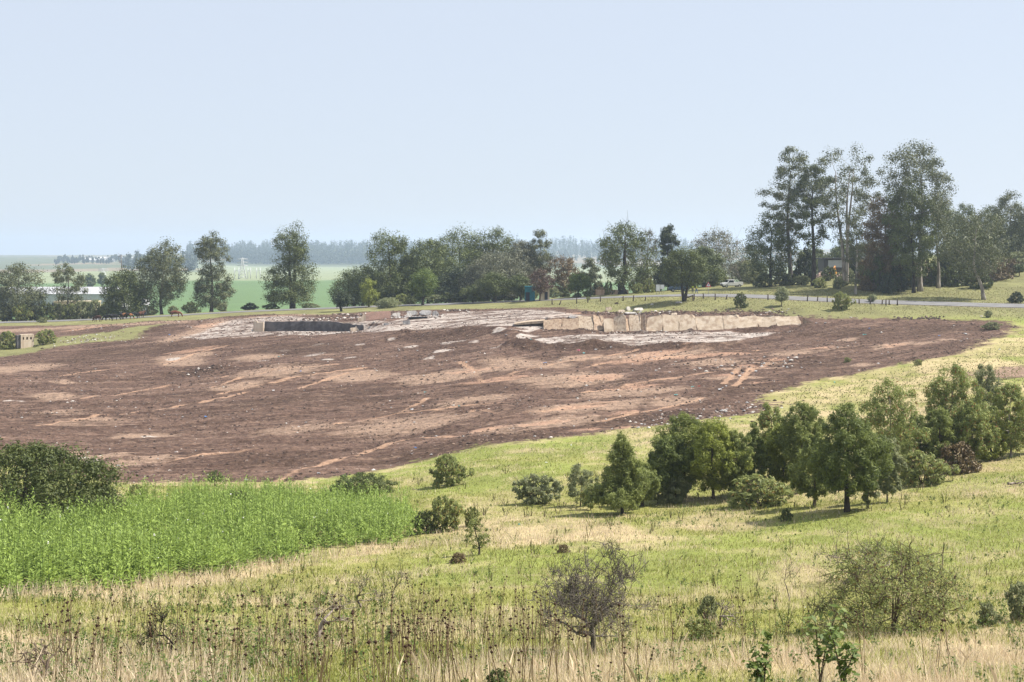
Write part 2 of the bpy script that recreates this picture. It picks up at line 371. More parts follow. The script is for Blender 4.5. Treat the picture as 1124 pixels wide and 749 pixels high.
PALE = [(1120,408,60,8,0,1.2),(25,404,50,5,.1),(60,436,22,5),(68,421,10,3),(198,396,26,8,.15),(215,390,20,3),(280,392,32,4,.1),(310,408,60,8,.25),(262,424,42,4,.25),(395,413,40,7,.2),
 (440,466,85,11,.1,.8),(330,470,60,8,.1,.7),(490,412,70,7,.2),(545,405,30,6),(565,398,30,8,.2),(520,440,50,5,.15),(625,416,70,8,.2),(600,402,30,6),(695,430,70,7,.1),(650,446,80,6,.1),(740,440,40,4),(610,462,70,6,.15),
 (720,391,85,4,.06),(780,398,40,4,.1),(640,395,40,4),(555,470,35,9,.1,.7),(160,478,40,5,.1),(75,500,25,3),(110,504,45,3,.1),(120,512,50,3),(170,505,30,4),(60,455,40,5,.1,.6),(100,465,60,6,.1,.5),
 (820,405,14,5,.6),(806,414,10,5,.6),(840,398,14,5,.5),(870,388,30,3),(985,379,34,3),(950,401,20,2,.2),(1010,377,25,2.5),(1040,372,12,2),(930,372,15,2),(905,384,40,3,.1,.5)]
WHITE = [(313,385,7.6,1.6,.18),(395,379,6.8,1.2,.18),(430,374,6.8,1.0,.18),(485,385,13.6,1.6,.18),(545,382,7.6,1.8,.18),(360,395,8.5,1.3,.18),(418,395,11.9,1.3,.18),(497,377,20.4,1.6,.18),(384,392,10.2,1.2,.18),(345,389,17.0,1.0,.18),(450,381,11.9,1.1,.18),(520,376,8.5,1.2,.18),(600,377,15.3,1.6,.18),(575,371,8.5,1.2,.18),(470,392,10.2,1.0,.18),(290,396,8.5,1.1,.18),(350,378,10.2,1.0,.18),(90,505,11.9,1.1,.18),(100,509,18.7,1.3,.18),(190,394,10.2,1.6,.18),(165,478,11.9,1.6,.18),(15,440,8.5,2.4,.18),(570,366,17.0,2.0,.18),(548,368,11.9,1.6,.18)]
ORANGE = [(780,391,60,2.5,.06),(700,396,60,2.5,.1),(720,389,60,2),(690,425,50,2.5,.12),(600,462,50,2,.15),(640,447,60,2,.12),(540,468,36,2,.25),(690,452,24,3,.1),(690,467,18,2.5,.1),(640,470,30,2.5,.15),(805,412,14,3,.6),(825,402,14,3,.6),(845,395,14,3,.5),(520,406,16,5,-.6),(545,417,50,3,.15),(210,385,16,6,-.4),(655,415,40,3,.1),(840,420,8,3,.4),(900,383,20,2),(985,379,20,2),(620,345,30,1.5),(235,356,30,2),(100,360,40,1.5)]
TRACKS = [[(305,530),(318,522),(345,513),(390,500),(420,489),(455,481),(500,477),(530,473),(562,464)], [(370,464),(400,459),(440,452),(500,447),(560,441)], [(440,452),(462,441),(470,437)], [(505,398),(522,405),(523,412),(530,420)], [(330,425),(360,415),(380,410)], [(520,450),(560,455),(620,449)], [(170,512),(215,503),(260,497),(300,490)], [(40,470),(110,458),(180,448),(270,430)], [(60,412),(140,402),(190,396)], [(560,412),(620,398),(700,386)], [(230,425),(300,405),(370,400)], [(240,432),(320,415),(400,405)], [(600,415),(660,400),(760,390),(830,385)], [(640,430),(720,418),(790,408)], [(480,420),(560,404),(640,398)], [(795,421),(806,410),(812,405)], [(806,424),(820,411),(826,405)], [(830,406),(845,397),(852,393)], [(250,380),(215,388),(180,400)], [(655,460),(720,448),(780,436)], [(90,440),(180,425),(250,412)]]
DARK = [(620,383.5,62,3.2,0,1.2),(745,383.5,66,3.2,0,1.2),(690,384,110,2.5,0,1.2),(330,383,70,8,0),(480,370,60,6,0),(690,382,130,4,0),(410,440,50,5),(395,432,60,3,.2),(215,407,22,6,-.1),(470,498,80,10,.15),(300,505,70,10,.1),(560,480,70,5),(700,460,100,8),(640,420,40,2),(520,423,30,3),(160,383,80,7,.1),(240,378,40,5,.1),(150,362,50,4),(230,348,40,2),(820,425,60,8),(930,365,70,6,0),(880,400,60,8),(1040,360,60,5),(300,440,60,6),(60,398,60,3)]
APRON = pts([(588,372),(640,367),(700,365),(800,364),(858,366),(830,372),(800,378),(720,381),(650,381.5),(600,379)])
PLAT = pts([(262,371),(330,368.5),(400,366),(440,364),(500,361.5),(560,360),(600,370),(595,376),(560,372),(600,362),(660,350),(610,340),(560,340),(500,343),(430,352),(380,352),(330,347),(280,348),(250,352),(222,362),(190,372),(225,374)])
LANE = pts([(185,374),(212,366),(232,357),(250,351),(300,347.5),(345,344.5)])
LANE2 = pts([(-150,364),(0,363),(60,361),(130,357),(190,354)])
pale = field(blobs(PALE), 0.)
trk = np.zeros(len(gx))
for T in TRACKS:
    trk = np.maximum(trk, field(lambda x, y: np.exp(-(seg_dist(x, y, pts(T))[0]/(.38+.5*vnoise(x*.3, y*.3, 4)))**2)*(.35+.9*vnoise(x*.12, y*.12, 8)), 0.))
pale = np.clip(pale+field(lambda x, y: .95*np.exp(-(seg_dist(x, y, LANE)[0]/3.2)**2)+1.0*np.exp(-(seg_dist(x, y, LANE2)[0]/5.)**2), 0.), 0, 1)
putf('pale', pale); putf('track', trk)
putf('white', np.clip(field(blobs(WHITE), 0.)*.9+field(lambda x, y: .74*sstep(-1, 1.5, poly_sd(x, y, APRON))+.66*sstep(-1, 2, poly_sd(x, y, PLAT)), 0.), 0, 1))
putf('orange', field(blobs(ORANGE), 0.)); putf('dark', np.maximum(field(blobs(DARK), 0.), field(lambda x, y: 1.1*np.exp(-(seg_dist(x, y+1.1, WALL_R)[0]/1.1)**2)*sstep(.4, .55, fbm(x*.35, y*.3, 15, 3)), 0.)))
RBED = field(lambda x, y: seg_dist(x, y, [tuple(p) for p in RD])[0], 99.); putf('verge', np.clip(RBED, 0, 20))
def dry(x, y):
    """where the meadow is straw rather than green"""
    x = np.asarray(x, float); y = np.asarray(y, float)
    a = sstep(.46, .74, fbm(x*.16, y*.12, 31, 5))*.62+sstep(.50, .70, fbm(x*.7, y*.5, 32, 4))*.5
    d, _ = seg_dist(x, y, DRYBAND); a = a+.95*np.exp(-(d/1.3)**2)*sstep(.34, .56, fbm(x*.3, y*.3, 33, 2))
    a = a+.8*sstep(30, 26.5, y+3*fbm(x*.4, y*.2, 34, 3)-1.5)*sstep(.42, .58, fbm(x*.22+3, y*.2, 35, 3)+.14*np.tanh(np.abs(x+.4)-4))
    a = a+.55*sstep(95, 140, y)*sstep(8, 26, x)*sstep(.3, .6, fbm(x*.3, y*.12, 37, 4))
    for c, r in DRYSPOT: a = a+.7*sstep(.38, .62, fbm(x*.5, y*.35, 36, 3))*np.exp(-((x-c[0])/r[0])**2-((y-c[1])/r[1])**2)
    return np.clip(a*.85, 0, 1)
DRYBAND = pts([(-90,668),(0,660),(60,655),(150,648),(220,638),(300,622),(350,612),(420,602),(520,596),(600,592)])
DRYSPOT = [(W(790,572), (3.2, 3.)), (W(640,585), (4, 4)), (W(560,575), (5, 4)), (W(60,385), (5, 5)), (W(720,590), (4, 3)), (W(950,430), (14, 9)), (W(1040,410), (14, 8)), (W(830,590), (3, 2)), (W(15,700), (3, 4)), (W(1090,560), (4, 3)), (W(940,720), (4, 4)), (W(1050,715), (4, 4)), (W(720,735), (3, 3)), (W(430,600), (4, 2))]
dm = np.zeros(len(gx)); nm = (gy > 5) & (gy < 345); dm[nm] = dry(gx[nm], gy[nm]); dm *= 1-.85*sstep(225, 245, gy)
gpx = CX+F*gx/np.maximum(gy, 24)
grn = np.array([.20, .205, .052]); tan = np.array([.42, .335, .185]); lush = np.array([.165, .225, .036])
v1 = fbm(gx*.06, gy*.06, 41, 3); v2 = fbm(gx*.25, gy*.25, 42, 3)
c = grn[None]*(1-dm[:, None])+tan[None]*dm[:, None]
k = sstep(.45, .6, v1)[:, None]*(1-dm[:, None]); c = c*(1-.5*k)+lush[None]*.5*k
c *= (.8+.4*v2)[:, None]
# the grass strip between spoil and road is shorter and fresher
k = sstep(240, 252, gy)[:, None]*np.ones(1); c = c*(1-k)+k*(np.array([.165, .165, .068])[None]*(.6+.7*v2)[:, None])
# valley beyond: green field, paler pasture, far slopes
fa = sstep(395, 440, gy)[:, None]; n1 = fbm(gx*.004, gy*.004, 51, 3)[:, None]; n2 = fbm(gx*.03, gy*.03, 52, 4)[:, None]
green = np.array([.072, .145, .056])*(.85+.3*n2); pastu = np.array([.20, .235, .14])*(.8+.4*n2)
slope = np.where(n1 > .54, np.array([.20, .155, .105]), np.array([.075, .095, .055]))*(.75+.5*n2)
k1 = sstep(1080, 1130, gy+60*(v1-.5))[:, None]; k2 = (sstep(1600, 1700, gy)*(1-sstep(200, 240, gpx))+sstep(2950, 3050, gy)*sstep(200, 240, gpx))[:, None]
far = green*(1-k1)+pastu*k1; far = far*(1-k2)+slope*k2
hillside = (sstep(960, 1060, gpx)*sstep(250, 300, gy))[:, None]
c = c*(1-fa)+far*fa; c = c*(1-hillside*fa)+np.array([.13, .125, .055])*(.65+.6*v2)[:, None]*hillside*fa
ca = me.color_attributes.new('base', 'FLOAT_COLOR', 'POINT'); ca.data.foreach_set('color', np.concatenate([c, np.ones((len(c), 1))], 1).astype(np.float32).ravel())

n = NT('ground_soil_and_grass'); geo = n.n('ShaderNodeNewGeometry'); P3 = geo.outputs['Position']
att = n.n('ShaderNodeAttribute'); att.attribute_name = 'base'
rotm = n.mapping(P3, (1, 1, 1), (0, 0, -.2))
streak = n.noise(n.mapping(rotm, (.07, .42, .5)), 1, 6, .62, .5)
streak2 = n.noise(n.mapping(rotm, (.16, 1.1, 1)), 1, 7, .68, .6)
blot = n.noise(P3, .12, 5, .6); med = n.noise(P3, .9, 6, .65); fine = n.noise(P3, 5.0, 4, .7)
dmask = n.ss(n.math('ADD', n.attr('dirt'), n.math('MULTIPLY_ADD', n.math('ADD', blot, med), 9.0, -9.0)), -.8, 1.4)
dk = n.mix(n.ss(streak, .36, .64), (.048, .0262, .0205), (.120, .073, .057))
dk = n.mix(n.math('MULTIPLY', n.ss(streak2, .5, .72), .6), dk, (.26, .175, .13))
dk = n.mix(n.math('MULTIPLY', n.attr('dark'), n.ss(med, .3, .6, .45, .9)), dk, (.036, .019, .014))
brk = n.math('ADD', n.math('MULTIPLY_ADD', streak2, 2.0, -1.0), n.math('ADD', n.math('MULTIPLY_ADD', streak, 1.5, -.75), n.math('MULTIPLY_ADD', med, .9, -.45)))
pm = n.math('MULTIPLY', n.ss(n.math('ADD', n.attr('pale'), brk), .05, 1.0), .9)
dk = n.mix(pm, dk, n.mix(n.ss(fine, .3, .7), (.27, .178, .126), (.385, .275, .20)))
om = n.math('MULTIPLY', n.ss(n.math('ADD', n.attr('orange'), brk), .3, 1.1), .65)
dk = n.mix(om, dk, (.46, .28, .19))
tm = n.ss(n.math('ADD', n.attr('track'), n.math('MULTIPLY_ADD', fine, .5, -.25)), .3, .8)
dk = n.mix(n.math('MULTIPLY', tm, .8), dk, (.46, .29, .19))
wm = n.math('MULTIPLY', n.ss(n.math('ADD', n.attr('white'), brk), .40, .85), n.math('SUBTRACT', 1., n.math('MULTIPLY', n.attr('dark'), .8), clamp=True))
dk = n.mix(n.math('MULTIPLY', wm, .9), dk, n.mix(n.ss(med, .3, .7), (.40, .34, .30), (.58, .53, .48)))
vor = n.n('ShaderNodeTexVoronoi'); vor.inputs['Scale'].default_value = 1.1; n.l(P3, vor.inputs['Vector'])
chip = n.math('MULTIPLY', n.math('LESS_THAN', vor.outputs['Distance'], .13), n.math('GREATER_THAN', blot, .45))
dk = n.mix(n.math('MULTIPLY', chip, .3), dk, (.45, .42, .4))
grain = n.noise(P3, 1.7, 6, .75)
dk = n.mix(n.ss(grain, .34, .66), n.mix(.42, dk, (.012, .006, .004)), n.mix(.14, dk, (.46, .31, .22)))
dk = n.mix(n.math('MULTIPLY', n.ss(fine, .54, .72), .25), dk, (.42, .32, .25))
gr = n.mix(n.ss(fine, .3, .75, 0, .5), att.outputs['Color'], n.mix(.5, att.outputs['Color'], (.42, .36, .2)))
gr = n.mix(n.ss(med, .48, .72, 0, .45), gr, n.mix(.6, gr, (.05, .07, .02)))
gr = n.mix(n.math('MULTIPLY', n.ss(n.math('ADD', n.attr('verge'), n.math('MULTIPLY_ADD', med, 3, -1.5)), 5.2, 3.6), .7), gr, (.3, .25, .19))
bmp = n.math('ADD', n.math('MULTIPLY', med, .7), n.math('MULTIPLY', fine, .3))
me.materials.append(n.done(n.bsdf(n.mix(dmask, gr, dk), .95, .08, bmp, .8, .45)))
ground = link('ground', me); tag(ground, kind='structure')

# ---- road: a sheet with crossfall laid on its bed, worn edges
rb = MB(); cr = []
for j, s in enumerate((-HW, -HW+.5, 0, HW-.5, HW)):
    cr.append(np.concatenate([RD+RN*s, (RZ+s*TILT+.05-.03*(abs(s)/HW)**2)[:, None]], 1))
cr = np.stack(cr, 1).reshape(-1, 3); m = len(RD); ii = (np.arange(m-1)[:, None]*5+np.arange(4)[None]).ravel()
rb.add(cr, np.stack([ii, ii+5, ii+6, ii+1], 1)[:, ::-1], 0, True)
n = NT('asphalt'); geo = n.n('ShaderNodeNewGeometry'); f1 = n.noise(geo.outputs['Position'], .4, 5); f2 = n.noise(geo.outputs['Position'], 6, 3)
road = rb.build('road', n.done(n.bsdf(n.mix(n.ss(f1, .3, .7), n.mix(f2, (.12, .116, .116), (.17, .165, .162)), (.19, .184, .182)), .85, .2, f2, .2, .02))); tag(road, kind='structure')
# ---- haze: one box of pale air round everything
hb = MB(); zlo = float(gz.min())-1.2; zhi = 62.
XM = float(abs(gx).max())+30
hb.box((0, (6640-80)/2, (zlo+zhi)/2), (2*XM, 6640+80, zhi-zlo))
hm = bpy.data.materials.new('haze'); hm.use_nodes = True; ht = hm.node_tree; ht.nodes.clear()
ho = ht.nodes.new('ShaderNodeOutputMaterial'); hv = ht.nodes.new('ShaderNodeVolumePrincipled'); ht.links.new(hv.outputs[0], ho.inputs['Volume'])
hv.inputs['Color'].default_value = (.65, .79, 1, 1); hv.inputs['Density'].default_value = .00016; hv.inputs['Anisotropy'].default_value = .25
haze = hb.build('haze', hm); tag(haze, kind='stuff')
haze.visible_shadow = True
# ------------------------------------------------------------------ plants
LM = {
 'gum': leafmat('gum_leaves', (0.058, 0.072, 0.034), (0.19, 0.2, 0.092), .12, .35),
 'olive': leafmat('olive_leaves', (0.055, 0.073, 0.024), (0.175, 0.205, 0.062), .12, .3),
 'dense': leafmat('dense_leaves', (0.05, 0.068, 0.024), (0.155, 0.18, 0.054), .12, .35),
 'dark': leafmat('dark_leaves', (0.026, 0.04, 0.02), (0.085, 0.105, 0.045), .12, .4),
 'bright': leafmat('fresh_leaves', (0.057, 0.098, 0.023), (0.218, 0.270, 0.063), .3, .5),
 'brown': leafmat('browning_leaves', (0.102, 0.077, 0.039), (0.239, 0.166, 0.083), .12, .4),
 'rust': leafmat('rusty_twigs', (0.085, 0.052, 0.038), (0.16, 0.1, 0.072), .1, .5),
 'grey': leafmat('grey_leaves', (0.085, 0.092, 0.055), (0.22, 0.22, 0.14), .12, .4),
 'wattle': leafmat('wattle_leaves', (0.124, 0.153, 0.049), (0.328, 0.364, 0.110), .42, .8),
 'wattledk': leafmat('dark_wattle_leaves', (0.084, 0.116, 0.038), (0.248, 0.284, 0.081), .42, .8),
 'young': leafmat('young_gum_leaves', (0.125, 0.155, 0.042), (0.37, 0.41, 0.13), .3, .9, (.93, (.30, .14, .06))),
 'yellow': leafmat('yellow_green_leaves', (0.125, 0.155, 0.03), (0.37, 0.4, 0.08), .3, .8),
 'sage': leafmat('sage_leaves', (0.160, 0.185, 0.093), (0.345, 0.357, 0.185), .42, .8),
 'shrub': leafmat('shrub_leaves', (0.146, 0.175, 0.058), (0.379, 0.408, 0.146), .42, 1.2, (.93, (.28, .20, .06))),
 'weed': leafmat('weed_leaves', (.115,.178,.034), (.38,.49,.115), .35, .6),
 'ever': leafmat('evergreen_leaves', (.040, .058, .018), (.135, .155, .042), .25, .8),
 'haze': leafmat('far_wood_leaves', (0.03, 0.042, 0.024), (0.07, 0.085, 0.045), .1, .05),
}
BM = {
 'grey': barkmat('grey_bark', (.06, .05, .045), (.20, .175, .15)),
 'pale': barkmat('pale_gum_bark', (.16, .135, .11), (.46, .41, .36), 1.5),
 'dark': barkmat('dark_bark', (.022, .018, .015), (.075, .06, .05)),
 'dead': barkmat('dead_wood', (.085, .065, .055), (.32, .265, .225), 6),
 'brown': barkmat('brown_bark', (.05, .036, .028), (.14, .105, .08)),
}
def leaf_quads(mb, rng, cen, rad, per, size, asp=.5, out=.6, up=.3, droop=0., mat=0, fill=.45):
    cen = np.repeat(np.asarray(cen, float).reshape(-1, 3), per, 0); rad = np.repeat(np.asarray(rad, float).reshape(-1, 3), per, 0)
    N = len(cen); d = rng.normal(size=(N, 3)); d /= np.linalg.norm(d, axis=1)[:, None]
    rr = rng.random(N)[:, None]**fill
    p = cen+d*rad*rr*rng.uniform(.75, 1.2, (N, 1))
    nn = d*out+rng.normal(size=(N, 3))*.42+np.array([0, 0, up]); nn /= np.linalg.norm(nn, axis=1)[:, None]
    t = rng.normal(size=(N, 3))+np.array([0, 0, -2.*droop]); t -= nn*(t*nn).sum(1)[:, None]; t /= np.linalg.norm(t, axis=1)[:, None]+1e-9
    s = np.cross(nn, t); L = size*rng.uniform(.55, 1.35, (N, 1)); w = L*asp*rng.uniform(.7, 1.2, (N, 1))
    v = np.stack([p-t*L/2, p+s*w/2-t*L*.08, p+t*L/2-nn*L*.12, p-s*w/2-t*L*.08], 1).reshape(-1, 3)
    f = np.arange(N*4).reshape(-1, 4); mb.add(v, f, mat)

def make_tree(seed, H, R, prof, ncl, clr, leaf, per, r0, ttop=.82, lean=(0, 0), wig=.03, flat=.65, stems=1, gap=.55, asp=.5, droop=0., up=.3, out=.6, bare=0, sway=None, lobes=.35, inner=.12):
    """trunk, limbs and leaf clumps; prof = [(height fraction, radius fraction)]"""
    rng = np.random.default_rng(seed); wood = MB(); lv = MB()
    nodes = []; nr = []
    for s in range(stems):
        k = 14; t = np.linspace(0, ttop, k)
        a = rng.uniform(0, 2*PI); sp = 0 if stems == 1 else R*.30*rng.uniform(.5, 1.2)
        ph = rng.uniform(0, 6, 4)
        x = lean[0]*H*t**1.3+wig*H*(np.sin(t*7+ph[0])-np.sin(ph[0]))*t**.5+sp*math.cos(a)*t**.7*1.5
        y = lean[1]*H*t**1.3+wig*H*(np.sin(t*6+ph[1])-np.sin(ph[1]))*t**.5+sp*math.sin(a)*t**.7*1.5
        if sway: x = x+H*np.interp(t, [q[0] for q in sway], [q[1] for q in sway])
        z = t*H; rr = r0*(1-t/ttop*.82)**.9*(1+.5*np.exp(-t*H/(r0*2.5)))
        if stems > 1: rr = rr*.7
        pth = np.stack([x, y, z], 1); pth[0, 2] -= .25
        wood.tube(pth, rr, 8 if r0 > .12 else 5)
        for q in range(3, k): nodes.append(pth[q]); nr.append(rr[q])
    ax = np.interp
    # clump centres inside the crown profile
    hs = np.array([p[0] for p in prof]); rs = np.array([p[1] for p in prof])
    cs = []; tries = 0; nz = rng.integers(1, 9999)
    while len(cs) < ncl and tries < ncl*40:
        tries += 1; h = rng.uniform(hs[0], hs[-1]); rp = np.interp(h, hs, rs)
        if rng.random() > rp**.8+.08: continue
        th = rng.uniform(0, 2*PI)
        lb = 1-lobes+2*lobes*float(vnoise(th*1.1+3, h*4.5, nz))
        q = math.sqrt(rng.uniform(inner, 1.)); r = R*rp*q*lb
        i = min(int(h/ttop*13), 13); t0 = h if h < ttop else ttop
        cx = float(lean[0]*H*h**1.3); cy = float(lean[1]*H*h**1.3)
        if sway: cx += H*float(np.interp(h, [u[0] for u in sway], [u[1] for u in sway]))
        c = np.array([cx+r*math.cos(th), cy+r*math.sin(th), h*H])
        rad = clr*R*rng.uniform(.65, 1.35)
        if any(np.linalg.norm(c-o)*1.0 < gap*(rad+ro) for o, ro in cs): continue
        cs.append((c, rad))
    cs.sort(key=lambda a: np.hypot(a[0][0], a[0][1])+.3*a[0][2])
    NA = np.array(nodes)
    for c, rad in cs:
        d = c-NA; dist = np.linalg.norm(d, axis=1); pen = np.maximum(0, .25*dist-d[:, 2])*1.6
        j = int(np.argmin(dist+pen)); p0 = NA[j]; r1 = min(nr[j]*.62, .02+.028*dist[j])
        tt = np.linspace(0, 1, 6)[:, None]; bend = np.array([0, 0, -.12*dist[j]])
        pth = p0+(c-p0)*tt+bend*np.sin(tt*PI)+rng.normal(size=(6, 3))*.035*dist[j]*np.sin(tt*PI)
        rr = np.linspace(max(r1, .012 if H < 9 else .03), max(r1*.3, .006 if H < 9 else .018), 6)
        wood.tube(pth, rr, 5 if r1 > .05 else 4, cap=False)
        for q in (2, 3, 5): NA = np.vstack([NA, pth[q]]); nr.append(float(rr[q]))
    if cs:
        C = np.array([c for c, _ in cs]); RR = np.array([r for _, r in cs])
        if bare:       # twigs instead of (most of) the leaves
            for c, r in cs:
                for _ in range(bare):
                    e = c+rng.normal(size=3)*r*.8+np.array([0, 0, r*.3]); mid_ = (c+e)/2+rng.normal(size=3)*r*.15
                    b = .012*H**.5 if H > 8 else .006*max(H, 1)**.5
                    wood.tube(np.array([c, mid_, e]), [b, b*.7, b*.35], 3, cap=False)
        if per > 0: leaf_quads(lv, rng, C, np.stack([RR, RR, RR*flat], 1), per, leaf, asp, out, up, droop)
    return wood, lv

PROF = {
 'yround': [(.19, .35), (.30, .85), (.48, 1), (.70, .82), (.88, .5), (1, .12)],
 'gum': [(.30, .2), (.42, .7), (.58, 1), (.75, .95), (.90, .65), (1, .2)],
 'gumlow': [(.14, .35), (.28, .8), (.5, 1), (.72, .9), (.90, .6), (1, .2)],
 'round': [(.10, .55), (.25, .95), (.5, 1), (.75, .82), (.92, .45), (1, .12)],
 'umb': [(.30, .4), (.45, .85), (.62, 1), (.8, .85), (.94, .5), (1, .15)],
 'cone': [(.11, .5), (.2, .95), (.3, 1), (.5, .72), (.7, .45), (.88, .22), (1, .05)],
 'tall': [(.06, .5), (.2, .9), (.42, 1), (.62, .72), (.8, .52), (.93, .34), (1, .1)],
 'column': [(.14, .4), (.3, .85), (.55, 1), (.8, .75), (.95, .35), (1, .1)],
 'bush': [(.05, .7), (.3, 1), (.6, .92), (.85, .6), (1, .2)],
 'tower': [(.1, .85), (.22, 1), (.4, .85), (.55, .52), (.7, .62), (.85, .5), (1, .15)],
 'two': [(.08, .75), (.25, 1), (.45, .85), (.55, .5), (.72, .72), (.9, .55), (1, .15)],
}
seedc = [100]
def tree(name, px, base, top, wpx, prof, leafm, bark, label, cat='tree', Y=None, group=None, r0=None, **k):
    """base row in the photograph (or a distance Y when the foot is hidden), top row, crown width in pixels"""
    p = A(px, Y) if Y else G(px, base)
    H = (HY-top)/F*p.y-p.z; R = wpx/2*p.y/F; seedc[0] += 1
    kw = dict(ncl=70, clr=.24, leaf=.5, per=60, flat=.85, r0=r0 or max(.05, .016*H+.06))
    kw.update(k); kw['per'] = int(kw['per']*1.7); kw['leaf'] *= .88; kw['clr'] *= 1.12
    if p.y < 200 and name != 'evergreen_tree': kw['clr'] *= .70; kw['ncl'] = int(kw['ncl']*1.75); kw['per'] = int(kw['per']*.62); kw['gap'] = max(.55, kw.get('gap', .55))
    if p.y > 200: kw['clr'] *= 1.2; kw['per'] = int(kw['per']*1.95); kw['leaf'] *= .82; kw['gap'] = kw.get('gap', .55)*.85; kw.setdefault('out', .95)
    kw.setdefault('seed', seedc[0]); kw.setdefault('wig', .015)
    q = kw['clr']*R*kw['flat']*.55; H = max(H-q, H*.8); R = R/(1+(.55 if p.y > 200 else .2)*kw['clr'])
    wd, lv = make_tree(H=H, R=R, prof=PROF[prof], **kw)
    t = thing(name, (p.x, p.y, p.z), 0, label, cat, group)
    wd.build('trunk', BM[bark], t)
    if lv.n: lv.build('crown', LM[leafm], t)
    return t

# ---- trees along the road and beyond, from the photograph's left to its right
T = tree
GL = dict(leaf=.55, asp=.5)
T('gum_tree', 20, 350, 286, 62, 'round', 'gum', 'grey', 'broad grey-green gum tree with forked trunk standing at the photo\'s left edge', Y=372, ncl=110, per=60, lobes=.45, **GL)
T('gum_tree', 74, 350, 288, 46, 'umb', 'gum', 'grey', 'open-crowned gum with separate leaf clumps behind the thicket, by the slim lamp pole', Y=374, ncl=38, per=60, clr=.22, gap=.7, lobes=.5, **GL)
T('shade_tree', 137, 346.5, 293, 52, 'round', 'dense', 'dark', 'dense dark olive tree with cattle resting in its shade', Y=362, ncl=95, per=70, **GL)
T('gum_tree', 176, 345.5, 261, 60, 'gumlow', 'gum', 'grey', 'tall gum with a low forked trunk between the cattle tree and the slender gum', Y=366, ncl=115, per=60, lobes=.45, gap=.65, sway=[(0, .02), (.2, 0), (1, .05)], **GL)
T('gum_tree', 232, 338, 253, 50, 'two', 'gum', 'grey', 'slender gum standing alone before the green field, bushy at its foot', Y=370, ncl=100, per=65, lobes=.45, gap=.6, flat=.75, **GL)
T('dark_tree', 321, 340, 242, 66, 'tower', 'dense', 'dark', 'towering dark tree with tiered crown standing alone left of the dark retaining wall', Y=360, ncl=110, per=75, lobes=.4, stems=2, r0=.75, **GL)
T('small_tree', 375, 342, 318, 26, 'umb', 'dark', 'dark', 'small dark umbrella tree with two stems above the end of the dark wall', Y=318, ncl=26, per=70, clr=.34, stems=2, leaf=.4, r0=.3)
T('bushy_tree', 398, 336, 288, 72, 'round', 'olive', 'brown', 'rounded olive-brown tree joined to the tall one above the brick wall', Y=350, ncl=80, per=75, clr=.26, **GL)
T('tall_tree', 426, 334, 247, 66, 'two', 'olive', 'dark', 'tall clumpy tree with a raised tufted top, left of the dense grove', Y=347, ncl=85, per=70, lobes=.45, **GL)
T('small_tree', 405, 339, 303, 22, 'column', 'yellow', 'brown', 'narrow yellow-green tree behind the brick wall', Y=331, ncl=28, per=60, clr=.36, leaf=.4)
T('small_tree', 425, 339, 326, 26, 'bush', 'sage', 'brown', 'low pale leafy tree beside the brick wall\'s far end', Y=322, ncl=24, per=60, clr=.36, stems=3, leaf=.4)
T('small_tree', 464, 335, 293, 36, 'umb', 'bright', 'dark', 'bright green round-crowned tree with dark bare trunk above the broken grey slabs', Y=327, ncl=48, per=70, clr=.27, leaf=.42, r0=.3)
T('grove_tree', 470, 332, 259, 73, 'round', 'olive', 'dark', 'olive tree forming the front left shoulder of the dense grove', Y=352, ncl=118, per=75, **GL)
T('grove_tree', 448, 332, 278, 49, 'round', 'dark', 'dark', 'dark shadowy tree filling the gap behind the bright green round tree', Y=356, ncl=84, per=70, **GL)
T('grove_tree', 503, 332, 247, 81, 'round', 'olive', 'dark', 'big olive crown in the top of the dense grove, with a pale branch showing', Y=366, ncl=133, per=75, **GL)
T('grove_tree', 541, 332, 246, 76, 'round', 'dense', 'dark', 'highest pointed dark crown of the dense grove', Y=370, ncl=133, per=75, **GL)
T('grove_tree', 505, 332, 291, 61, 'round', 'dark', 'dark', 'dark low tree under the middle of the dense grove', Y=345, ncl=84, per=75, **GL)
T('grove_tree', 545, 332, 273, 76, 'round', 'grey', 'grey', 'soft grey-green willowy tree at the right front of the grove', Y=340, ncl=125, per=85, droop=.5, leaf=.5)
T('grove_tree', 572, 332, 261, 56, 'round', 'grey', 'grey', 'grey-green rounded tree between the grove and the thin twin-topped gum', Y=352, ncl=98, per=75, **GL)
T('small_tree', 543, 334, 297, 42, 'umb', 'dense', 'dark', 'small round tree on a short black trunk before the grove', Y=324, ncl=45, per=75, clr=.28, leaf=.42, r0=.3)
T('small_tree', 571, 334, 300, 28, 'umb', 'dense', 'dark', 'smaller round tree on a thin trunk just left of the teal shed', Y=322, ncl=34, per=70, clr=.3, leaf=.42)
T('small_tree', 519, 334, 312, 26, 'umb', 'dense', 'dark', 'lowest round tree in the front row before the grove', Y=326, ncl=28, per=70, clr=.32, leaf=.4)
T('gum_tree', 594, 332, 250, 30, 'gum', 'gum', 'grey', 'thin gum with a two-tufted top rising over the teal shed', Y=352, ncl=36, per=55, clr=.32, lobes=.5, **GL)
T('bare_tree', 592, 334.5, 293, 34, 'umb', 'rust', 'brown', 'rust-brown twiggy tree in front of the teal shed', Y=314, ncl=46, per=26, clr=.28, bare=7, stems=3, leaf=.4, r0=.2)
T('dry_tree', 618, 325, 278, 44, 'round', 'brown', 'grey', 'withered brown tree behind the bright round tree', Y=338, ncl=60, per=40, bare=5, **GL)
T('dry_tree', 648, 322, 281, 30, 'round', 'gum', 'grey', 'thin grey-green tree between the bright round tree and the big curved-trunk tree', Y=345, ncl=45, per=45, **GL)
T('round_tree', 635, 326, 299, 28, 'umb', 'bright', 'dark', 'small bright green ball-crowned tree beside the road', Y=322, ncl=50, per=70, clr=.26, leaf=.4, flat=.8)
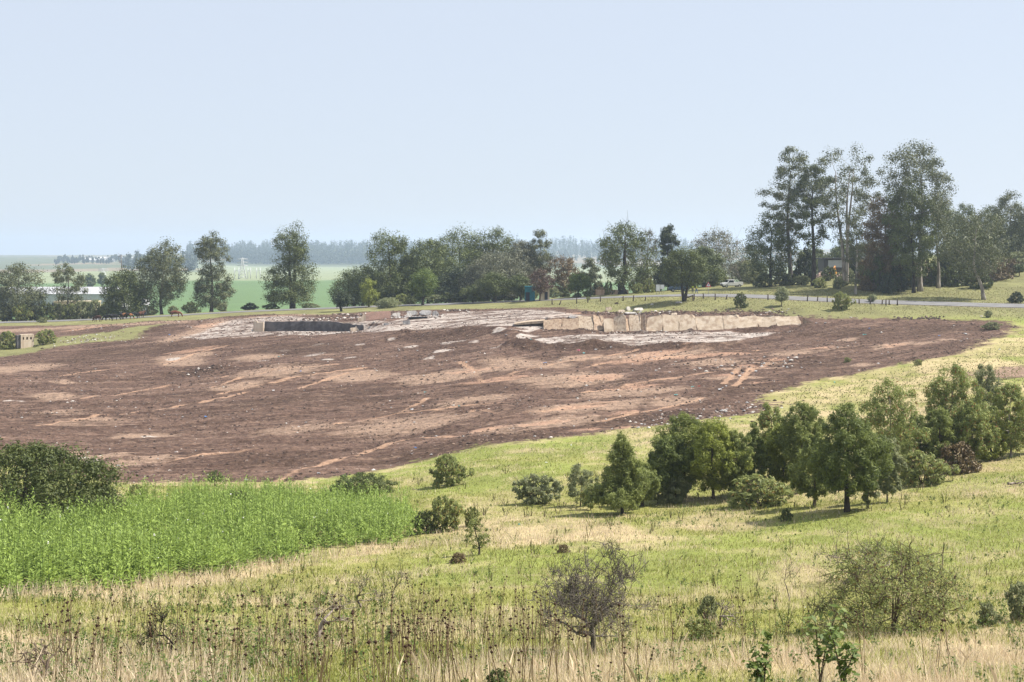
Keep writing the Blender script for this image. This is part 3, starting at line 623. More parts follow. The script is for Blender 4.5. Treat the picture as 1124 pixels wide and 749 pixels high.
T('big_tree', 684, 322, 242, 72, 'gumlow', 'olive', 'dark', 'big spreading tree with a thick curved black trunk beyond the road', Y=322, ncl=85, per=55, lobes=.45, gap=.62, r0=.75, bare=2, sway=[(0, .0), (.12, -.03), (.3, .05), (.5, .02), (1, .02)], **GL)
T('bare_tree', 712, 320, 252, 34, 'umb', 'gum', 'grey', 'almost leafless thin tree behind the big curved-trunk tree', Y=338, ncl=34, per=8, bare=8, **GL)
T('dark_tree', 734, 318, 247, 36, 'tower', 'dark', 'dark', 'dark spiky-topped tree rising behind the white notice board', Y=332, ncl=70, per=75, droop=.6, lobes=.5, leaf=.8, asp=.3)
T('verge_tree', 751, 331, 270, 56, 'umb', 'dense', 'dark', 'round-crowned tree with forked trunk on the grass verge, on the near side of the road', ncl=75, per=70, clr=.25, r0=.42, leaf=.42, stems=2)
T('bare_tree', 786, 316, 249, 76, 'round', 'grey', 'pale', 'wide grey half-bare tree behind the white pickup', Y=352, ncl=85, per=40, bare=5, **GL)
T('thicket_tree', 772, 316, 268, 50, 'round', 'olive', 'dark', 'olive tree in front of the grey half-bare tree, above the warning sign', Y=338, ncl=70, per=65, **GL)
T('broad_tree', 846, 312, 231, 62, 'gumlow', 'dense', 'dark', 'dark open-branched tree at the near end of the tall gum row', Y=318, ncl=75, per=62, lobes=.4, gap=.6, **GL)
T('tall_gum_tree', 868, 308, 158, 62, 'gum', 'gum', 'grey', 'very tall gum, first of the three towering crowns', Y=318, ncl=72, per=62, lobes=.5, gap=.68, clr=.24, r0=.55, flat=.6, **GL)
T('tall_gum_tree', 893, 310, 176, 50, 'gum', 'dense', 'dark', 'tall dark gum tucked between the first and second towering crowns', Y=313, ncl=62, per=65, lobes=.4, gap=.62, r0=.5, **GL)
T('tall_gum_tree', 928, 308, 157, 86, 'gum', 'gum', 'pale', 'towering gum with bare pale forks showing through its open crown', Y=312, ncl=84, per=52, lobes=.5, gap=.85, clr=.17, r0=.62, stems=3, **GL)
T('gum_tree', 939, 320, 225, 26, 'column', 'gum', 'pale', 'slim straight gum in front of the towering ones, nearest the road', Y=290, ncl=34, per=42, clr=.36, r0=.26, leaf=.45)
T('gum_tree', 970, 322, 214, 56, 'gumlow', 'brown', 'grey', 'brownish bushy gum filling the gap before the widest towering gum', Y=300, ncl=85, per=62, **GL)
T('tall_gum_tree', 1010, 327, 154, 92, 'gum', 'gum', 'pale', 'widest towering gum with a straight pale trunk', Y=296, ncl=105, per=66, lobes=.42, gap=.6, clr=.19, r0=.5, **GL)
T('gum_tree', 1003, 327, 196, 60, 'gumlow', 'olive', 'dark', 'lower olive gum leaning under the widest towering gum', Y=292, ncl=80, per=62, lean=(-.06, 0), r0=.35, **GL)
T('gum_tree', 1030, 324, 212, 44, 'gum', 'olive', 'pale', 'slim pale-stemmed gum just behind the widest towering gum', Y=302, ncl=50, per=58, **GL)
T('gum_tree', 1080, 333, 228, 84, 'umb', 'gum', 'pale', 'gum with a leaning white trunk at the edge of the road', Y=278, ncl=80, per=48, lobes=.45, gap=.66, r0=.36, sway=[(0, .0), (.15, -.03), (.38, -.14), (.6, -.1), (1, -.06)], **GL)
T('gum_tree', 1110, 298, 209, 60, 'gumlow', 'gum', 'grey', 'gum standing on the grassy rise at the photo\'s right edge', Y=350, ncl=75, per=58, **GL)
T('gum_tree', 1085, 298, 226, 50, 'gumlow', 'olive', 'grey', 'gum on the rise behind the leaning white trunk', Y=362, ncl=62, per=58, **GL)
T('gum_tree', 1150, 298, 200, 70, 'gumlow', 'gum', 'grey', 'gum half cut off by the right edge of the photo', Y=345, ncl=70, per=58, **GL)
T('understory_tree', 1048, 318, 262, 42, 'round', 'dark', 'dark', 'low dark spreading tree on the rise between the pale trunks', Y=312, ncl=55, per=70, **GL)
T('dead_tree', 133, 350, 279, 9, 'column', 'gum', 'dead', 'bare dead pole of a tree rising behind the cattle tree', Y=430, ncl=9, per=0, clr=.5, bare=5, r0=.35, ttop=.98)
T('bare_tree', 95, 347, 318, 26, 'umb', 'gum', 'dead', 'leafless forked sapling before the long pale warehouse', Y=385, ncl=14, per=0, clr=.3, bare=4, r0=.2)
T('sapling', 1119, 308, 288, 12, 'umb', 'dense', 'brown', 'little dark tree alone on the sunlit rise', Y=318, ncl=16, per=60, clr=.4, leaf=.35)
T('gum_tree', 1058, 300, 222, 52, 'gumlow', 'olive', 'grey', 'grey-green gum behind the gap between the widest gum and the leaning white trunk', Y=372, ncl=75, per=58, **GL)
T('gum_tree', 1132, 300, 232, 60, 'gumlow', 'olive', 'grey', 'dark gum on the rise, lower than the one at the photo\'s right edge', Y=382, ncl=75, per=58, **GL)
T('gum_tree', 1100, 300, 250, 56, 'round', 'gum', 'grey', 'low rounded gum on the rise above the bright yellow-green bush', Y=392, ncl=75, per=60, **GL)
T('understory_tree', 1062, 318, 246, 54, 'gumlow', 'olive', 'grey', 'bushy olive tree standing just behind the leaning white trunk', Y=322, ncl=75, per=60, **GL)
T('understory_tree', 1112, 318, 258, 44, 'round', 'gum', 'grey', 'rounded grey-green tree on the rise behind the little dark sapling', Y=342, ncl=62, per=60, **GL)
T('understory_tree', 990, 318, 236, 40, 'gumlow', 'olive', 'grey', 'olive tree in the thick of the undergrowth before the widest towering gum', Y=310, ncl=62, per=60, **GL)
T('backdrop_tree', 925, 300, 262, 44, 'round', 'olive', 'dark', 'olive tree directly behind the dark shed', Y=396, ncl=60, per=60, **GL)
T('backdrop_tree', 893, 300, 268, 40, 'round', 'dense', 'dark', 'dark tree behind the shed, between the first tall gums', Y=402, ncl=60, per=60, **GL)
T('backdrop_tree', 955, 300, 262, 40, 'round', 'gum', 'dark', 'grey-green tree right of the dark shed', Y=392, ncl=60, per=60, **GL)
T('backdrop_tree', 822, 310, 282, 44, 'round', 'olive', 'dark', 'low olive tree behind the white pickup\'s bushes', Y=360, ncl=60, per=60, **GL)
for px, Y, top, wpx, lab in ((99, 900, 300, 14, 'hazy blue tree on the far field, nearest the warehouse roof'), (112, 930, 299, 12, 'hazy blue tree on the far field, close to the cattle tree'), (88, 980, 303, 12, 'smallest hazy blue tree on the far field beside the open-crowned gum')):
    T('far_tree', px, 0, top, wpx, 'umb', 'olive', 'dark', lab, Y=Y, ncl=28, per=35, clr=.32, leaf=1.3)

# ---- shrubs beside the road and in the thickets: a few kinds, copied
def bushproto(name, leafm, seed, flat=.8, per=70, leaf=.09, ncl=34, twigs=1, bark='brown', droop=0.):
    """unit shrub: half a metre in radius; scaled to each place"""
    t = thing(name, (0, 0, -500), 0, name, 'bush')
    wd, lv = make_tree(seed, .62, .5, PROF['bush'], ncl*2, .19, leaf*.9, int(per*.65), .016, stems=6, gap=.6, lobes=.6, flat=flat, droop=droop, ttop=.7, bare=twigs, inner=.25)
    wd.build('stems', BM[bark], t); lv.build('foliage', LM[leafm], t); return t
BP = {k: bushproto('bush', k, 500+i) for i, k in enumerate(('dense', 'sage', 'shrub', 'bright', 'brown', 'olive', 'dark'))}
used = set()
def bush(kind, px, base, wpx, hpx, label, Y=None, group=None, rz=None, name=None):
    p = A(px, Y) if Y else G(px, base); s = p.y/F
    sc = (wpx*s*.88, wpx*s*.72, hpx*s*.92/.62); rz = random.Random(int(px*7+hpx)).uniform(0, 6) if rz is None else rz
    if kind not in used:
        o = BP[kind]; used.add(kind); o.location = p; o.rotation_euler = (0, 0, rz); o.scale = sc; o['label'] = label
        if group: o['group'] = group
    else:
        o = dup(BP[kind], p, rz, label, group, sc)
        if not group and 'group' in o: del o['group']
    if name: o.name = name
    return o
# ---- bushes: roadside thickets, spoil edge, meadow
gW = 'bushes of the thicket before the warehouse'
for px, wpx, hpx, kd in ((-8, 29, 21, 'sage'), (8, 27, 20, 'sage'), (24, 27, 21, 'shrub'), (38, 23, 18, 'sage'), (50, 27, 21, 'dense'), (64, 27, 20, 'sage'), (77, 23, 18, 'shrub'), (90, 25, 21, 'sage'), (104, 29, 22, 'sage'), (118, 25, 20, 'shrub'), (128, 20, 16, 'sage')):
    bush(kd, px, 0, wpx, hpx, 'grey-green bush in the dense roadside thicket before the warehouse', Y=368+2*math.sin(px), group=gW)
for a in (('dense', 209, 343.5, 20, 13, 'round dark bush beside the road left of the slender gum'), ('sage', 165, 346, 18, 12, 'pale bush at the foot of the low-forked gum'), ('sage', 245, 343, 16, 10, 'light bush at the foot of the slender gum'), ('dark', 275, 342, 22, 9, 'dark green bush before the green field, nearest the lone towering tree'), ('dense', 298, 342, 22, 7, 'flat dark bush under the lone towering tree\'s outer branches'), ('sage', 340, 341, 22, 6, 'low pale bush right of the lone towering tree'), ('sage', 190, 344.5, 16, 10, 'bush between the low-forked gum and the red-brown cow'),
          ('sage', 152, 349, 12, 7, 'small sage bush by the cows under the dense tree')):
    k, px, b, w_, h_, lab = a; bush(k, px, b, w_, h_, lab, Y=362)
bush('shrub', 7, 383, 28, 20, 'long low green bush left of the cream block pillar', rz=0)
bush('shrub', 51, 378, 28, 17, 'rounded green bush touching the cream block pillar')
bush('sage', 47, 354.5, 13, 6, 'tiny bush on the road verge under the thicket')
bush('dense', 646, 326, 10, 8, 'dark bush under the right side of the bright round tree', Y=320)
bush('dark', 633, 326, 10, 6, 'dark bush under the left side of the bright round tree', Y=321)
bush('shrub', 646, 335.5, 6, 4, 'tiny bright bush on the verge by the fence posts', Y=302)
for px, wpx, hpx, kd, Y in ((660, 18, 10, 'brown', 338), (668, 14, 16, 'dense', 330), (704, 26, 28, 'brown', 340), (712, 18, 16, 'shrub', 322), (700, 16, 12, 'shrub', 316), (722, 16, 14, 'sage', 330), (655, 14, 18, 'dark', 345)):
    bush(kd, px, 0, wpx, hpx, 'bush in the scrub between the curved-trunk tree and the notice board', Y=Y, group='scrub round the curved-trunk tree')
for px, wpx, hpx, kd, Y in ((495, 30, 12, 'dense', 338), (522, 26, 10, 'bright', 336), (555, 26, 11, 'dark', 336), (478, 22, 10, 'sage', 338), (440, 22, 12, 'shrub', 340), (450, 18, 10, 'dense', 337), (608, 18, 12, 'sage', 332), (620, 16, 12, 'dense', 334), (583, 18, 12, 'sage', 330), (415, 22, 14, 'dense', 344), (380, 30, 16, 'dense', 348), (536, 30, 16, 'dark', 345)):
    bush(kd, px, 0, wpx, hpx, 'undergrowth bush along the far side of the road under the grove', Y=Y, group='undergrowth of the grove')
for px, wpx, hpx, kd, Y in ((778, 22, 14, 'sage', 336), (790, 18, 18, 'shrub', 342), (826, 22, 14, 'sage', 340), (838, 22, 14, 'dense', 317), (856, 26, 16, 'sage', 320), (868, 22, 14, 'dense', 318), (880, 20, 12, 'sage', 316), (820, 28, 26, 'sage', 345), (756, 24, 22, 'dense', 345)):
    bush(kd, px, 0, wpx, hpx, 'green bush in the scrub round the white pickup', Y=Y, group='scrub round the pickup')
bush('dark', 884, 0, 30, 42, 'dark hanging thicket between the first tall gum trunks', Y=322)
bush('sage', 930, 0, 22, 18, 'pale bush before the shed behind the tall gums', Y=318)
for px, wpx, hpx, kd, Y in ((952, 30, 36, 'brown', 306), (965, 34, 40, 'olive', 300), (985, 30, 34, 'dark', 298), (975, 26, 24, 'dark', 292), (950, 24, 18, 'brown', 298), (1000, 22, 20, 'dark', 304), (1060, 26, 24, 'brown', 318), (1040, 30, 26, 'olive', 314), (1095, 26, 26, 'sage', 318), (1080, 30, 24, 'brown', 322), (1032, 22, 18, 'brown', 318), (1070, 36, 30, 'olive', 340), (1100, 40, 26, 'dense', 352), (1045, 30, 22, 'sage', 330), (1125, 36, 24, 'olive', 345), (1012, 30, 26, 'brown', 318), (940, 30, 24, 'dark', 330), (910, 24, 16, 'dense', 330), (1052, 40, 26, 'olive', 306), (1090, 40, 24, 'brown', 312), (1075, 34, 22, 'dense', 300), (1105, 30, 20, 'brown', 322), (1022, 34, 30, 'olive', 308), (1118, 34, 22, 'sage', 330), (985, 32, 24, 'olive', 304), (920, 22, 14, 'sage', 304), (900, 20, 12, 'shrub', 306)):
    bush(kd, px, 0, wpx, hpx, 'straggly bush in the undergrowth beneath the tall gums', Y=Y, group='undergrowth of the tall gums')
bush('bright', 1100, 0, 30, 40, 'bright yellow-green tree-sized bush on the rise behind the leaning trunk', Y=352)
bush('dark', 1116, 336, 22, 14, 'dark bush at the road edge by the photo\'s right border', Y=274)
bush('dense', 813, 338, 18, 17, 'dark bush on the verge above the right half of the concrete wall')
bush('shrub', 924, 340, 26, 20, 'largest verge bush, olive, before the road under the tall gums')
bush('sage', 1089, 362, 22, 9, 'grey-green weed clump on the dark spoil near its right tip')
bush('sage', 1085, 348.5, 12, 8, 'small leafy clump on the verge above the spoil\'s right tip')
T('verge_tree', 858, 336, 314, 19, 'umb', 'sage', 'brown', 'small umbrella-shaped shrub tree on the verge, right of the dark bush', ncl=26, per=60, clr=.36, leaf=.32, r0=.08)
T('verge_tree', 957, 332, 323, 12, 'umb', 'sage', 'brown', 'tiny flat-topped shrub by the road before the brown gum', ncl=14, per=50, clr=.4, leaf=.3, r0=.06)
bush('shrub', 930, 398, 10, 6, 'small green clump on the bare soil right of the young trees\' tops')
bush('shrub', 1008, 401, 12, 7, 'green clump on the spoil edge above the young trees')
# meadow shrubs
bush('sage', 590, 553, 56, 34, 'wispy grey-green shrub alone on the slope left of the cone-shaped tree')
bush('shrub', 492, 534, 46, 36, 'leaning green shrub at the near edge of the dark spoil')
bush('dense', 466, 586, 30, 26, 'dark shrub at the right end of the tall weeds')
bush('shrub', 488, 583, 50, 40, 'light green shrub at the right end of the tall weeds')
bush('shrub', 518, 578, 24, 22, 'small brownish-green shrub beside the crooked sapling')
bush('dense', 375, 548, 46, 18, 'dark creeping shrub in the weeds left of the umbrella-shaped shrub')
bush('dense', 260, 562, 44, 24, 'dark low shrub rising from the back of the weeds')
bush('shrub', 150, 553, 30, 22, 'green shrub in the weeds right of the big dark tree')
bush('shrub', 834, 556, 84, 36, 'wide olive shrub before the row of young trees')
bush('shrub', 1012, 532, 70, 38, 'loose olive shrub under the drooping young gum')
bush('brown', 1052, 520, 56, 36, 'brownish twiggy shrub at the foot of the tallest young gum')
bush('dense', 863, 572, 18, 14, 'small dark shrub in the shade of the darkest young tree')
bush('brown', 503, 618, 22, 12, 'low brown dead shrub on the grass above the thorn tree')
bush('brown', 618, 607, 16, 10, 'tiny brown tuft of a shrub above the thorn tree')
bush('sage', 428, 704, 17, 19, 'small rounded grey-green shrub among the seed stalks')
bush('dense', 545, 760, 34, 26, 'dark green shrub cut by the photo\'s bottom edge')
bush('sage', 778, 682, 24, 30, 'leafy shrub right of the thorn tree')
bush('shrub', 770, 702, 46, 22, 'low dark shrub right of the thorn tree, beneath the leafy one')
bush('sage', 1119, 683, 44, 46, 'shrub cut by the photo\'s right edge')
bush('sage', 1083, 688, 30, 28, 'small green shrub just left of the shrub at the photo\'s edge')
T('small_tree', 401, 553, 518, 70, 'umb', 'dense', 'dark', 'umbrella-shaped shrub tree behind the weeds, below the spoil', ncl=60, per=110, clr=.22, leaf=.13, r0=.09, stems=2, flat=.5)
T('small_tree', 236, 534, 516, 22, 'umb', 'dense', 'brown', 'tiny flat-topped tree alone at the lower edge of the dark spoil', ncl=18, per=60, clr=.34, leaf=.14, r0=.05, stems=2)
T('sapling', 526, 609, 568, 26, 'column', 'shrub', 'dark', 'crooked sapling with a tuft of leaves on the right of the tall weeds', ncl=22, per=60, clr=.34, leaf=.09, r0=.05, wig=.05, lean=(-.12, 0))
# ---- the row of young trees across the slope
ML = dict(leaf=.24, asp=.30, per=150, out=.8, droop=-.2)
gY = 'row of young trees on the slope'
def young(px, base, top, wpx, prof, lm, bk, lab, **k):
    kw = dict(ML); kw.update(ncl=80, clr=.24, r0=.10, gap=.42, lobes=.42, flat=1.05); kw.update(k); kw['lobes'] = .58; kw['per'] = int(kw['per']*.8); wpx *= 1.16; prof = prof if prof != 'tall' else 'column'
    return T('young_tree', px, base, top, wpx, prof, lm, bk, lab, **kw)
young(683, 564, 474, 54, 'cone', 'wattle', 'dark', 'cone-shaped dark green young tree standing apart at the near end of the row', ncl=95)
young(705, 556, 508, 36, 'yround', 'wattle', 'dark', 'low dark young tree half hidden behind the cone-shaped one', ncl=50)
young(637, 556, 507, 32, 'column', 'sage', 'brown', 'sparse pale sapling left of the cone-shaped young tree', ncl=30, per=70, clr=.28, r0=.04)
young(648, 560, 532, 18, 'column', 'shrub', 'brown', 'short leafy sapling touching the cone-shaped young tree', ncl=18, per=60, clr=.34, r0=.03)
young(722, 553, 524, 20, 'column', 'sage', 'brown', 'small pale sapling between the cone-shaped tree and the next dense one', ncl=20, per=70, clr=.34, r0=.03)
young(734, 550, 478, 46, 'yround', 'wattledk', 'dark', 'dense dark tree on the left of the double-topped clump', ncl=75)
young(752, 546, 452, 58, 'tall', 'wattle', 'dark', 'double-topped green tree rising above the dense dark one', ncl=95)
young(742, 551, 522, 28, 'bush', 'sage', 'brown', 'grey-green low sapling before the dense dark tree', ncl=30, clr=.3, r0=.04)
young(783, 548, 457, 58, 'column', 'yellow', 'brown', 'yellow-green tree in the middle of the first clump', ncl=85)
young(806, 548, 470, 36, 'tall', 'wattle', 'dark', 'blue-green tree at the right side of the yellow-green one', ncl=60)
young(827, 543, 461, 34, 'cone', 'wattledk', 'dark', 'narrow dark conical tree in the gap of the row', ncl=70)
young(846, 528, 440, 34, 'column', 'young', 'brown', 'slim yellowish young gum behind the dark conical tree', ncl=50)
young(860, 538, 462, 44, 'column', 'yellow', 'brown', 'yellow-tipped tree right of the dark conical one', ncl=70)
young(882, 540, 440, 50, 'tall', 'wattle', 'dark', 'green tree behind the two-stemmed one', ncl=80)
young(893, 556, 474, 40, 'column', 'wattle', 'brown', 'two-stemmed green tree standing just before the darkest tree', ncl=60, stems=2)
young(930, 562, 442, 68, 'yround', 'wattledk', 'dark', 'biggest and darkest young tree, with a shadow on the grass', ncl=120, r0=.15)
young(953, 558, 510, 22, 'column', 'sage', 'brown', 'thin grey sapling before the darkest young tree', ncl=24, clr=.3, r0=.04)
young(976, 530, 415, 58, 'gumlow', 'young', 'pale', 'drooping yellow-green young gum with rounded clumps', ncl=62, clr=.27, droop=.6, lobes=.45)
young(974, 552, 478, 34, 'column', 'sage', 'grey', 'slender grey-green sapling before the drooping young gum', ncl=40, r0=.05)
young(1006, 515, 452, 44, 'yround', 'wattledk', 'dark', 'dark round tree between the drooping gum and the tallest young gum', ncl=60)
young(1047, 510, 398, 58, 'tall', 'young', 'pale', 'tallest young gum with a full rounded top', ncl=90, droop=.5, r0=.13)
young(1068, 512, 440, 46, 'yround', 'young', 'pale', 'broad light green young gum right of the tallest one', ncl=70, droop=.5)
young(1030, 518, 446, 34, 'column', 'wattle', 'brown', 'green young tree at the left foot of the tallest young gum', ncl=50)
young(1082, 500, 396, 34, 'column', 'sage', 'pale', 'slim airy young gum behind the broad light green one', ncl=60, clr=.34, per=150, droop=.4)
young(1110, 502, 421, 44, 'gumlow', 'young', 'pale', 'reddish-tipped young gum near the photo\'s right edge', ncl=62, droop=.5)
young(1128, 498, 432, 40, 'yround', 'young', 'pale', 'young gum cut by the photo\'s right edge', ncl=50, droop=.4)
young(1088, 506, 468, 30, 'bush', 'yellow', 'brown', 'low yellow-green bushy tree below the slim airy young gum', ncl=34, clr=.3)
# ---- big dark evergreen by the weeds
T('evergreen_tree', 28, 592, 485, 184, 'bush', 'ever', 'dark', 'great dark evergreen tree bulging over the tall weeds', Y=82, ncl=170, per=190, clr=.185, leaf=.24, asp=.45, gap=.62, lobes=.3, r0=.3, flat=.85, inner=.45, out=1.)
# ---- thorn trees and bare trees near the camera
def thorn(name, px, base, top, wpx, label, seed, spread=.75, bark='dead', leafm=None, per=0, depth=5, r0=.06, lean=(0, 0), first=.28, kids=(2, 3), up=.25, leaf=.035, Y=None, twigs=2):
    p = A(px, Y) if Y else G(px, base); H = (HY-top)/F*p.y-p.z; R = wpx/2*p.y/F; rng = np.random.default_rng(seed)
    wood = MB(); tips = []
    def grow(q, d, L, r, k):
        pth = [q]; e = np.array(d, float)
        for _ in range(4):
            e = e+rng.normal(size=3)*.2; e[2] += .03; e /= np.linalg.norm(e); pth.append(pth[-1]+e*L/4)
        r1 = max(r*.72, .006); wood.tube(np.array(pth), np.linspace(r, r1, 5), 7 if r > .03 else (5 if r > .012 else 3), cap=False)
        if k == 0: tips.append(pth[-1]); return
        nk = rng.integers(kids[0], kids[1]+1)
        for c in range(nk):
            a = rng.uniform(0, 2*PI); f = np.array([math.cos(a)*spread, math.sin(a)*spread, up*rng.uniform(-.8, 1.6)])
            nd = e*(.75 if k < depth else .35)+f; nd /= np.linalg.norm(nd); t = int(rng.integers(2, 5)) if c else 4
            grow(pth[t] if k < depth else pth[min(t+1, 4)], nd, (H*.34 if k == depth else L)*rng.uniform(.62, .98), max(r1*rng.uniform(.55, .9), .006), k-1)
    grow(np.array([0, 0, -.1]), (lean[0], lean[1], 1), H*first+.1, r0, depth)
    for q in tips:
        for _ in range(twigs):
            e = rng.normal(size=3)*H*.055+np.array([0, 0, H*.02]); wood.tube(np.array([q, q+e*.5+rng.normal(size=3)*H*.008, q+e]), [.0065, .005, .0035], 3, cap=False)
    allv = np.concatenate(wood.v); ex = np.percentile(np.abs(allv[:, 0]), 99); ez = np.percentile(allv[:, 2], 99.5)
    S = np.array([R/ex, R/ex, H/ez])
    wood.v = [v*S for v in wood.v]
    t = thing(name, (p.x, p.y, p.z), 0, label, 'tree'); wood.build('trunk', BM[bark], t)
    if per:
        lv = MB(); C = np.array(tips)*S; leaf_quads(lv, rng, C, np.full((len(C), 3), R*.11), per, leaf, .55, .3, .3); lv.build('foliage', LM[leafm], t)
    return t
thorn('thorn_tree', 652, 718, 604, 128, 'wide thorn tree with bare tangled branches, largest bare tree on the slope', 11, leafm='olive', per=3, depth=5, r0=.085, first=.24, kids=(3, 4), spread=.85, up=.38, bark='grey', twigs=6)
thorn('dead_acacia', 346, 705, 660, 92, 'pale dead flat-topped acacia among seed stalks', 12, depth=4, r0=.045, first=.42, up=.02, spread=1.1, lean=(.12, 0))
thorn('broken_acacia', 925, 640, 595, 130, 'broken acacia with pale snapped boughs lying over the big leafy bush', 13, depth=4, r0=.06, first=.4, up=.05, spread=1.2, leafm='dense', per=26, leaf=.06, lean=(.3, 0))
thorn('dead_sapling', 866, 660, 606, 34, 'thin dead grey sapling left of the big leafy bush', 14, depth=3, r0=.03, first=.5, lean=(-.1, 0), spread=.6)
thorn('dead_branch', 921, 625, 566, 30, 'tall dead branch standing up behind the big leafy bush', 18, depth=3, r0=.035, first=.45, lean=(-.3, 0), spread=.6)
thorn('small_acacia', 398, 668, 630, 56, 'small acacia with olive leaves and a dark crooked stem', 15, depth=4, r0=.04, first=.34, leafm='shrub', per=8, spread=.9)
thorn('sparse_sapling', 430, 664, 612, 44, 'sparse many-branched sapling right of the small acacia', 16, depth=4, r0=.025, first=.3, leafm='shrub', per=3, spread=.55, bark='grey')
thorn('dead_shrub', 790, 690, 655, 40, 'little dead grey shrub right of the thorn tree', 17, depth=3, r0=.025, first=.3, spread=.9)
thorn('twig_tree', 185, 725, 664, 60, 'dark twiggy leaning tree in the straw', 19, depth=5, r0=.04, first=.3, leafm='olive', per=3, lean=(.3, 0), bark='dark')
thorn('dead_bough', 30, 752, 708, 110, 'dead brown bough lying in the bottom corner straw', 20, depth=4, r0=.04, first=.3, lean=(1.2, 0), up=.0, spread=.7, bark='brown')
thorn('twig_tree', 1035, 398, 380, 8, 'bare stick standing at the right end of the spoil', 21, depth=2, r0=.06, first=.5, spread=.5) if False else None
p = G(978, 694)
wd, lv = make_tree(77, (HY-600)/F*p.y-p.z, 74*p.y/F, PROF['bush'], 150, .19, .075, 85, .030, stems=9, gap=.5, lobes=.6, flat=.85, bare=7, inner=.2)
t = thing('big_bush', p, 0, 'big dense leafy bush, widest on the near slope', 'bush'); wd.build('stems', BM['brown'], t); lv.build('foliage', LM['shrub'], t)
def leafy_plant(px, Y, top, wpx, label, seed, nl=46):
    """tall broad-leaved weed close to the camera"""
    p = A(px, Y); H = (HY-top)/F*p.y-p.z; R = wpx/2*p.y/F; rng = np.random.default_rng(seed); wd = MB(); lv = MB()
    for s in range(3):
        a = rng.uniform(0, 6.3); t = np.linspace(0, 1, 7)[:, None]
        pth = np.concatenate([R*.7*t**1.5*math.cos(a), R*.7*t**1.5*math.sin(a), H*(t*(1 if s == 0 else rng.uniform(.6, .9)))], 1); pth[0, 2] = -.1
        wd.tube(pth, np.linspace(.016, .006, 7), 5)
        c = pth[3:]; leaf_quads(lv, rng, c, np.full((len(c), 3), [R*.5, R*.5, .12]), nl//4, .13, .62, .3, .9)
    t = thing('leafy_plant', p, 0, label, 'plant'); wd.build('stem', BM['brown'], t); lv.build('leaves', LM['bright'], t); return t
leafy_plant(900, 22.5, 668, 56, 'tall broad-leaved plant with drooping bright leaves before the big bush', 31, 60)
leafy_plant(838, 21, 702, 44, 'shorter broad-leaved plant at the bottom edge, in the straw', 32, 50)
leafy_plant(925, 21.5, 690, 40, 'broad-leaved plant at the bottom edge, right beside the tall drooping one', 33, 50)
# fallen wood on the slope
for px, py, L, rz, lab in ((1052, 520, 2.6, .2, 'fallen grey branch under the tallest young gum'), (1116, 533, 1.5, .5, 'short fallen branch near the photo\'s right edge')):
    p = G(px, py); b = MB(); rng = np.random.default_rng(int(px)); x = np.linspace(-L/2, L/2, 8)
    b.tube(np.stack([x, rng.normal(size=8)*.06, .1+rng.random(8)*.08], 1), np.linspace(.09, .03, 8), 7)
    for k in range(4): s = rng.uniform(-L/2, L/2); b.tube(np.array([[s, 0, .1], [s+.4, rng.uniform(-.5, .5), .25], [s+.7, rng.uniform(-.7, .7), .3]]), [.035, .02, .01], 4)
    o = b.build('fallen_branch', BM['dead']); o.location = p; o.rotation_euler = (0, 0, rz); tag(o, lab, 'branch')

# ------------------------------------------------------------------ grass, weeds and other growth nobody could count
def mat_blade(name, c1, c2, trans=.3):
    n = NT(name); g = n.n('ShaderNodeNewGeometry'); r = g.outputs['Random Per Island']
    c = n.mix(r, c1, c2); p = n.bsdf(c, .6, .2); t = n.n('ShaderNodeBsdfTranslucent'); n.l(c, t.inputs[0])
    m = n.n('ShaderNodeMixShader'); m.inputs[0].default_value = trans; n.l(p, m.inputs[1]); n.l(t.outputs[0], m.inputs[2]); return n.done(m.outputs[0])
GRASS = [mat_blade('green_blades', (.17, .185, .042), (.385, .375, .11)), mat_blade('straw_blades', (.44, .35, .235), (.86, .73, .55)), mat_blade('forb_leaves', (.05, .085, .02), (.16, .22, .05)), mat_blade('verge_blades', (.12, .125, .042), (.26, .25, .10)), mat_blade('verge_straw', (.25, .2, .12), (.45, .37, .24))]
rng = np.random.default_rng(5)
def scatter(N, y0, y1, pw, xw=.54, edge=-1.2):
    N = int(N*1.22)
    """ground points, denser towards the viewer's end of the slope"""
    a = 2-pw; u = rng.random(N); Y = (y0**a+(y1**a-y0**a)*u)**(1/a) if abs(a) > 1e-6 else y0*(y1/y0)**u
    X = (rng.random(N)*2-1)*xw*Y
    k = rng.random(N) < sstep(1.5, -7, poly_sd(X, Y, DIRT)+9*(fbm(X*.12, Y*.12, 81, 4)-.5)) if y1 > 100 else np.ones(N, bool)
    return X[k], Y[k]
def blades(mb, X, Y, Z, h, w, mat, bend=.45):
    N = len(X); a = rng.random(N)*2*PI; dx, dy = np.cos(a), np.sin(a); l = rng.random(N)*bend*h; b = rng.random(N)*2*PI
    root = np.stack([X, Y, Z-.03], 1); sx = np.stack([dx*w/2, dy*w/2, 0*w], 1)
    tip = root+np.stack([np.cos(b)*l, np.sin(b)*l, h+.03], 1); mdl = root+np.stack([np.cos(b)*l*.35, np.sin(b)*l*.35, h*.6], 1)
    v = np.stack([root-sx, root+sx, mdl+sx*.8, tip, mdl-sx*.8], 1).reshape(-1, 3); mb.add(v, np.arange(5*N).reshape(-1, 5), mat)
WEEDS = pts([(-120,668),(0,657),(60,653),(150,645),(220,634),(300,617),(350,606),(400,600),(445,593),(470,580),(455,566),(420,555),(380,552),(330,549),(260,548),(180,556),(120,566),(60,575),(0,580),(-120,590)])
mb = MB()
X, Y = scatter(330000, 19, 150, 1.75); d = dry(X, Y); wsd = poly_sd(X, Y, WEEDS)
isdry = rng.random(len(X)) < d*.8+.06; keep = wsd < .3; X, Y, isdry = X[keep], Y[keep], isdry[keep]; Z = ground_z(X, Y)
pxs = Y/F
